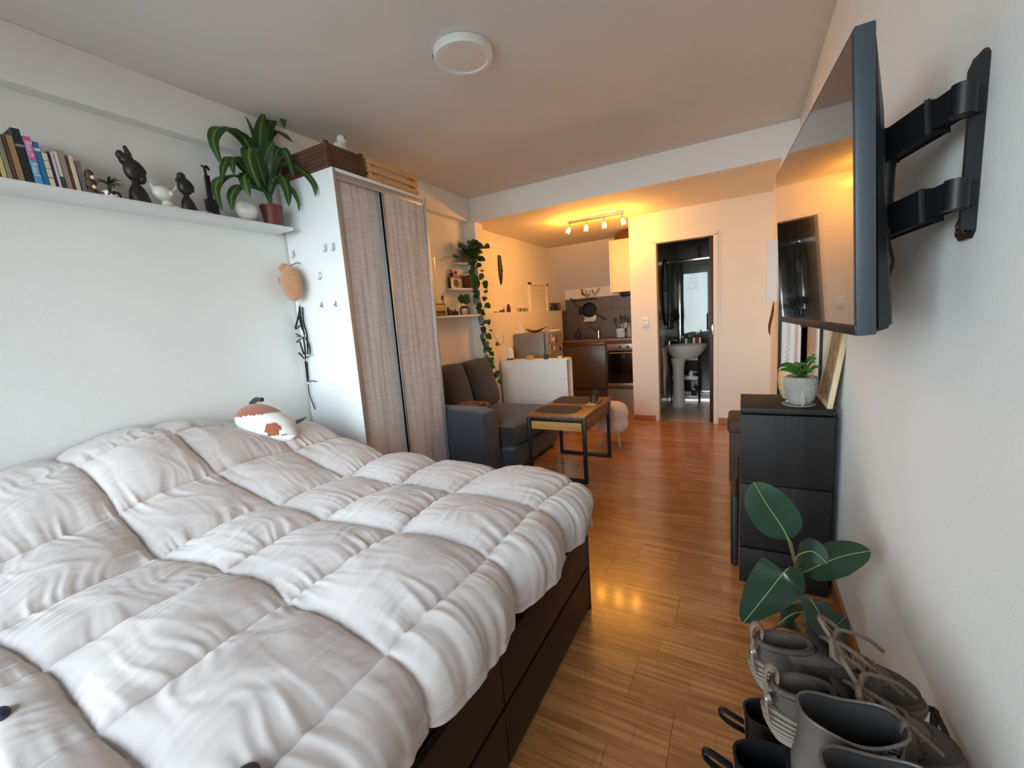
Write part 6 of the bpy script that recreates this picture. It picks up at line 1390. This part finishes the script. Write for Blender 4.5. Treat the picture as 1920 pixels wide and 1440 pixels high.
def sneaker(label, loc, rz, side):
    M = Matrix.Translation(Vector(loc)) @ Matrix.Rotation(rz, 4, 'Z')
    t = thing('sneaker', label, 'shoe', M=M, group='taupe sneakers on the rack')
    Zs = [(0, .012, .285, .032, .042), (.008, .000, .295, .038, .048), (.022, -.012, .300, .043, .051), (.036, -.018, .300, .043, .050), (.046, -.010, .294, .039, .048)]
    rings = []
    for i in range(33):
        z = .046 * i / 32; r = outline(z, Zs)
        if 6 < i < 31:      # grooves round the heel
            for p in r:
                if p.x < .11: p.x += (.0045 if i % 4 in (1, 2) else 0) * (1 - p.x / .11) * (1 if p.x < .02 else .3); p.y *= (1 - (.07 if i % 4 in (1, 2) else 0))
        for p in r: p.z *= 1 + .75 * max(0, 1 - max(p.x, 0) / .13)
        rings.append(r)
    bm = BM(); loft(bm, rings, close_top=True); lobj('sole', bm, 'shoe_taupe', t, smooth=50)
    for k in range(7):
        z = .006 + .0062 * k; o2 = outline(z, Zs, 80); lim = .10 + .012 * (k % 2); idx_ = [j for j in range(-40, 40) if o2[j].x < lim]
        pts = [Vector((o2[j].x - .0012, o2[j].y * 1.02, z * (1 + .75 * max(0, 1 - max(o2[j].x, 0) / .13)))) for j in idx_]
        bm = BM(); tube(bm, pts, .0036, 6); lobj('sole_rib', bm, 'shoe_sole', t)
    bm = BM(); loft(bm, [outline(z, [(zz, .10, b + .002, d, d + .002) for zz, a, b, c_, d in Zs]) for z in (.002, .012, .024, .034)], close_top=True); lobj('outsole', bm, 'shoe_sole', t, smooth=50)
    Zu = [(.036, .003, .292, .035, .046), (.055, .000, .288, .036, .045), (.070, .001, .268, .036, .043), (.082, .002, .235, .035, .040), (.092, .002, .195, .034, .037), (.102, .002, .155, .032, .034), (.112, .001, .125, .030, .031), (.122, -.002, .100, .029, .029)]
    rings = [outline(.036 + .086 * i / 20, Zu) for i in range(21)]
    inn = [outline(z, [(zz, a + .006, b - .008, c - .006, d - .006) for zz, a, b, c, d in Zu]) for z in (.1225, .112, .10, .085, .07, .055)]
    for r in inn[0]: r.z = .1235
    bm = BM(); loft(bm, rings + inn, close_top=True); up_ = lobj('upper', bm, 'shoe_taupe', t, smooth=60)
    bm = BM(); rm = outline(.121, Zu); tube(bm, [p + Vector((0, 0, -.001)) for p in rm] + [rm[0] + Vector((0, 0, -.001))], .0058, 8, cap=False); lobj('collar', bm, 'shoe_taupe_dark', up_, smooth=80)
    # overlays: toe cap, heel counter, eyestay
    def band(x0, x1, z0, z1, infl, m, name):
        b = BM(); rr = []
        for i in range(9):
            z = z0 + (z1 - z0) * i / 8; r = outline(z, [(zz, a - infl, b_ + infl, c + infl, d + infl) for zz, a, b_, c, d in Zu], 64); rr.append(r)
        R2 = [[b.verts.new(p) for p in r] for r in rr]
        for u_, v_ in zip(R2, R2[1:]):
            for j in range(64):
                mx = (u_[j].co.x + v_[j].co.x) / 2
                if x0 < mx < x1: b.faces.new((u_[j], u_[(j + 1) % 64], v_[(j + 1) % 64], v_[j]))
        bmesh.ops.delete(b, geom=[v for v in b.verts if not v.link_faces], context='VERTS')
        bmesh.ops.solidify(b, geom=b.faces[:], thickness=.0012)
        return lobj(name, b, m, up_, smooth=60)
    band(.225, .31, .040, .078, .0014, 'shoe_taupe_dark', 'toe_cap'); band(-.02, .055, .042, .112, .0014, 'shoe_taupe_dark', 'heel_counter'); band(.08, .175, .046, .10, .0012, 'shoe_taupe_dark', 'side_overlay')
    bm = BM(); pts = [(.215, .084), (.19, .097), (.155, .112), (.118, .132), (.088, .162)]
    for i, (x, z) in enumerate(pts): pass
    R2 = [[bm.verts.new((x, y, z - abs(y) * .25)) for y in (-.027, -.013, 0, .013, .027)] for x, z in pts]
    for a, b in zip(R2, R2[1:]):
        for j in range(4): bm.faces.new((a[j], a[j + 1], b[j + 1], b[j]))
    bmesh.ops.solidify(bm, geom=bm.faces[:], thickness=.006); lobj('tongue', bm, 'shoe_taupe_dark', t, smooth=60)
    for i in range(5):
        x0 = .222 - .019 * i; z0 = .088 + .0088 * i
        for s in (-1, 1):
            bm = BM(); tube(bm, smoothpath([(x0, s * .030, z0 - .010), (x0 - .006, s * .012, z0 + .006), (x0 - .014, -s * .012, z0 + .010), (x0 - .019, -s * .030, z0)], 4), .0040, 7); lobj('lace', bm, 'lace', t)
    for s, q in ((-1, .0), (1, .02)):
        bm = BM(); tube(bm, smoothpath([(.138, 0, .142), (.125, s * .03, .165), (.12 + q, s * .062, .150), (.15 + q, s * .055, .128), (.142, s * .01, .140)], 6), .0044, 7); lobj('lace_loop', bm, 'lace', t)
        bm = BM(); tube(bm, smoothpath([(.140, 0, .142), (.16, s * .03, .146), (.20 + q, s * .052, .118), (.235 + q, s * .058, .088)], 6), .0042, 7); lobj('lace_end', bm, 'lace', t)
    bm = BM(); tube(bm, smoothpath([(.002, 0, .108), (-.014, 0, .125), (-.014, 0, .150), (-.003, 0, .158), (.006, 0, .145), (.004, 0, .118)], 5), .0095, 8, flat=.30); lobj('pull_tab', bm, 'lace', t)
    bm = BM(); tube(bm, [(-.013, -.018, .103), (-.020, -.020, .102)], [.0115, .0105], 16); tube(bm, [(-.0195, -.020, .102), (-.022, -.0205, .102)], [.008, .006], 14); lobj('cord_stopper', bm, 'steel', t)
    for dy in (-.008, .008):
        bm = BM(); tube(bm, smoothpath([(-.012, dy * .3, .125), (-.018, -.018 + dy * .5, .105), (-.018, -.022 + dy, .082), (-.014, -.024 + dy * 1.6, .062)], 4), .0026, 6); lobj('heel_cord', bm, 'lace', t)
    return t
sneaker('taupe lace-up sneaker on the rack, the one nearest the rubber plant', (.040, .985, st), R_(11), 1)
sneaker('taupe lace-up sneaker on the rack, right behind the leather boot', (.062, .868, st), R_(11), -1)
def boot(label, loc, rz):
    M = Matrix.Translation(Vector(loc)) @ Matrix.Rotation(rz, 4, 'Z')
    t = thing('ankle_boot', label, 'shoe', M=M, group='grey leather ankle boots on the rack')
    bm = BM(); loft(bm, [outline(z, [(0, .004, .265, .031, .042), (.012, .0, .268, .033, .044), (.022, .002, .266, .033, .043)]) for z in (0, .004, .012, .018, .022)], close_top=True); lobj('sole', bm, 'boot_inside', t, smooth=50)
    Zu = [(.020, .002, .264, .032, .042), (.045, -.002, .258, .034, .041), (.065, -.003, .225, .035, .040), (.080, -.002, .190, .035, .038), (.095, .002, .165, .035, .037), (.12, .006, .150, .037, .038), (.15, .008, .148, .041, .041), (.172, .006, .152, .044, .044)]
    rings = [outline(.020 + .152 * i / 26, Zu) for i in range(27)]
    for p in rings[-1]: p.z += .006 * math.cos((p.x - .01) / .14 * 6.28)
    inn = [outline(z, [(zz, a + .005, b - .005, c - .005, d - .005) for zz, a, b, c, d in Zu]) for z in (.171, .15, .12, .09, .06, .035)]
    bm = BM(); loft(bm, rings, close_bot=True); sh = lobj('leather_upper', bm, 'boot_leather', t, smooth=60)
    for p in inn[0]: p.z += .006 * math.cos((p.x - .01) / .14 * 6.28)
    bm = BM(); loft(bm, [rings[-1]] + inn, close_top=True, close_bot=False); lobj('lining', bm, 'boot_inside', t, smooth=60)
    bm = BM(); tube(bm, [p + Vector((0, 0, .001)) for p in rings[-1]] + [rings[-1][0] + Vector((0, 0, .001))], .0026, 6, cap=False); lobj('rim_binding', bm, 'boot_leather', sh, smooth=60)
    # zip at the inner side near the front
    for k in range(9):
        z = .165 - k * .011; r = outline(z, Zu); p = r[26]; bm = BM(); ell(bm, p + Vector((0, -.0016, 0)), (.0075, .003, .0045), 8, 6); lobj('zip_tooth', bm, 'steel' if k % 2 else 'black_metal', sh)
    p = outline(.165, Zu)[26]; bm = BM(); box(bm, p.x - .004, p.x + .004, p.y - .006, p.y - .003, .130, .160, .001, 1); lobj('zip_pull', bm, 'steel', sh)
    for dx in (-.012, .012):
        pts = [outline(z, Zu, 80)[52 + (1 if dx > 0 else -1) * 3] + Vector((0, -.0015, 0)) for z in (.172, .15, .12, .09, .06)]; bm = BM(); tube(bm, pts, .0016, 6); lobj('seam', bm, 'boot_inside', sh)
    bm = BM(); tube(bm, smoothpath([(.150, 0, .172), (.153, .0, .180), (.151, 0, .186), (.147, 0, .180), (.146, 0, .165)], 4), .006, 8, flat=.3); lobj('pull_loop', bm, 'boot_leather', t)
    return t
boot('grey leather ankle boot beside the sneakers, opening upwards', (.085, .765, st), R_(9))
boot('grey leather ankle boot nearest the lens, cut by the picture edge', (.105, .668, st), R_(9))
# black boots on the lower tier, heels sticking out
def low_boot(label, loc, rz, s):
    M = Matrix.Translation(Vector(loc)) @ Matrix.Rotation(rz, 4, 'Z') @ Matrix.Scale(s, 4)
    t = thing('black_boot', label, 'shoe', M=M, group='black boots on the lower tier')
    bm = BM(); loft(bm, [outline(z, [(0, .004, .27, .032, .044), (.03, .0, .272, .035, .046)]) for z in (0, .004, .016, .03)], close_top=True); lobj('sole', bm, 'rubber_black', t)
    Zu = [(.028, .003, .268, .034, .045), (.05, .0, .26, .036, .044), (.075, .002, .22, .037, .041), (.10, .005, .18, .037, .039), (.14, .004, .150, .040, .041), (.20, -.004, .145, .044, .044)]
    rings = [outline(.028 + .172 * i / 22, Zu) for i in range(23)]; inn = [outline(z, [(zz, a + .005, b - .005, c - .005, d - .005) for zz, a, b, c, d in Zu]) for z in (.199, .16, .12, .07)]
    bm = BM(); loft(bm, rings + inn, close_top=True); u_ = lobj('leather_upper', bm, 'black_leather', t, smooth=60)
    bm = BM(); tube(bm, [(.0, .0, .19), (.004, 0, .10), (.0, 0, .035)], .006, 8, flat=.3); lobj('heel_seam', bm, 'rubber_black', u_)
    bm = BM(); tube(bm, smoothpath([(-.002, 0, .14), (-.035, 0, .155), (-.055, 0, .175), (-.045, 0, .185), (-.004, 0, .165)], 5), .009, 8, flat=.35); lobj('heel_loop', bm, 'black_leather', t)
low_boot('black boot on the lower tier below the sneakers', (.015, 1.00, .156), R_(10), 1.0)
low_boot('black boot on the lower tier at the picture edge', (-.005, .86, .156), R_(6), 1.1)
# ------------------------------------------------------------------ dark bag on the near edge of the bed
c = PX(455, 1446, z=.70); 
c = duvet_at(450, 1480) + Vector((0, 0, .006)); bm = BM(); ell(bm, c, (.024, .036, .020), 24, 14, M=Matrix.Rotation(R_(25), 4, 'Z')); o = obj('knit_beanie', bm, 'strap_black', label='rounded black thing at the bottom edge of the picture on the duvet', cat='cap')
bm = BM(); ell(bm, c + Vector((.045, .01, -.008)), (.03, .03, .016), 16, 10); obj('peak', bm, 'strap_black', o)
c = duvet_at(6, 1338); bm = BM(); ell(bm, c + Vector((-.012, -.004, .004)), (.020, .014, .010), 14, 10); obj('fabric_scrap', bm, 'navy', label='small dark blue scrap on the duvet at the left picture edge', cat='cloth')
# ------------------------------------------------------------------ outside: houses and a bare tree
for i, (x, w_, hh, y, lb) in enumerate(((-14, 9, 7, -34, 'pale house across the street, the left one seen from inside'), (-2.5, 8, 5, -38, 'pale house across the street, the middle one'), (8, 9, 8, -36, 'pale house across the street, the right one'))):
    t = thing('house', lb, 'building', (x, y, -9), group='houses across the street')
    bm = BM(); box(bm, x - w_ / 2, x + w_ / 2, y - 6, y, -9, -9 + hh); obj('wall', bm, 'facade', t, smooth=0)
    for r in range(2):
        for k in range(4):
            xx = x - w_ / 2 + (k + .5) * w_ / 4; zz = -7.6 + r * 2.6; bm = BM(); box(bm, xx - .5, xx + .5, y, y + .05, zz, zz + 1.3); obj('window', bm, 'oven_glass', t, smooth=0)
tr = thing('bare_tree', 'leafless tree standing outside the window', 'tree', (-1.2, -14, -9))
rg = random.Random(17); bm = BM()
def branch(p, d, L, r, depth):
    q = p + d * L; tube(bm, [p, (p + q) / 2 + Vector((rg.uniform(-.1, .1), rg.uniform(-.1, .1), 0)) * L * .3, q], [r, r * .8, r * .62], 6)
    if depth:
        for k in range(3 if depth > 2 else 2):
            nd = (d + Vector((rg.uniform(-.8, .8), rg.uniform(-.8, .8), rg.uniform(-.1, .5)))).normalized(); branch(q, nd, L * rg.uniform(.6, .8), r * .58, depth - 1)
branch(Vector((-2.2, -14, -9)), Vector((0, 0, 1)), 6.2, .13, 5); obj('branches', bm, 'bark', tr)
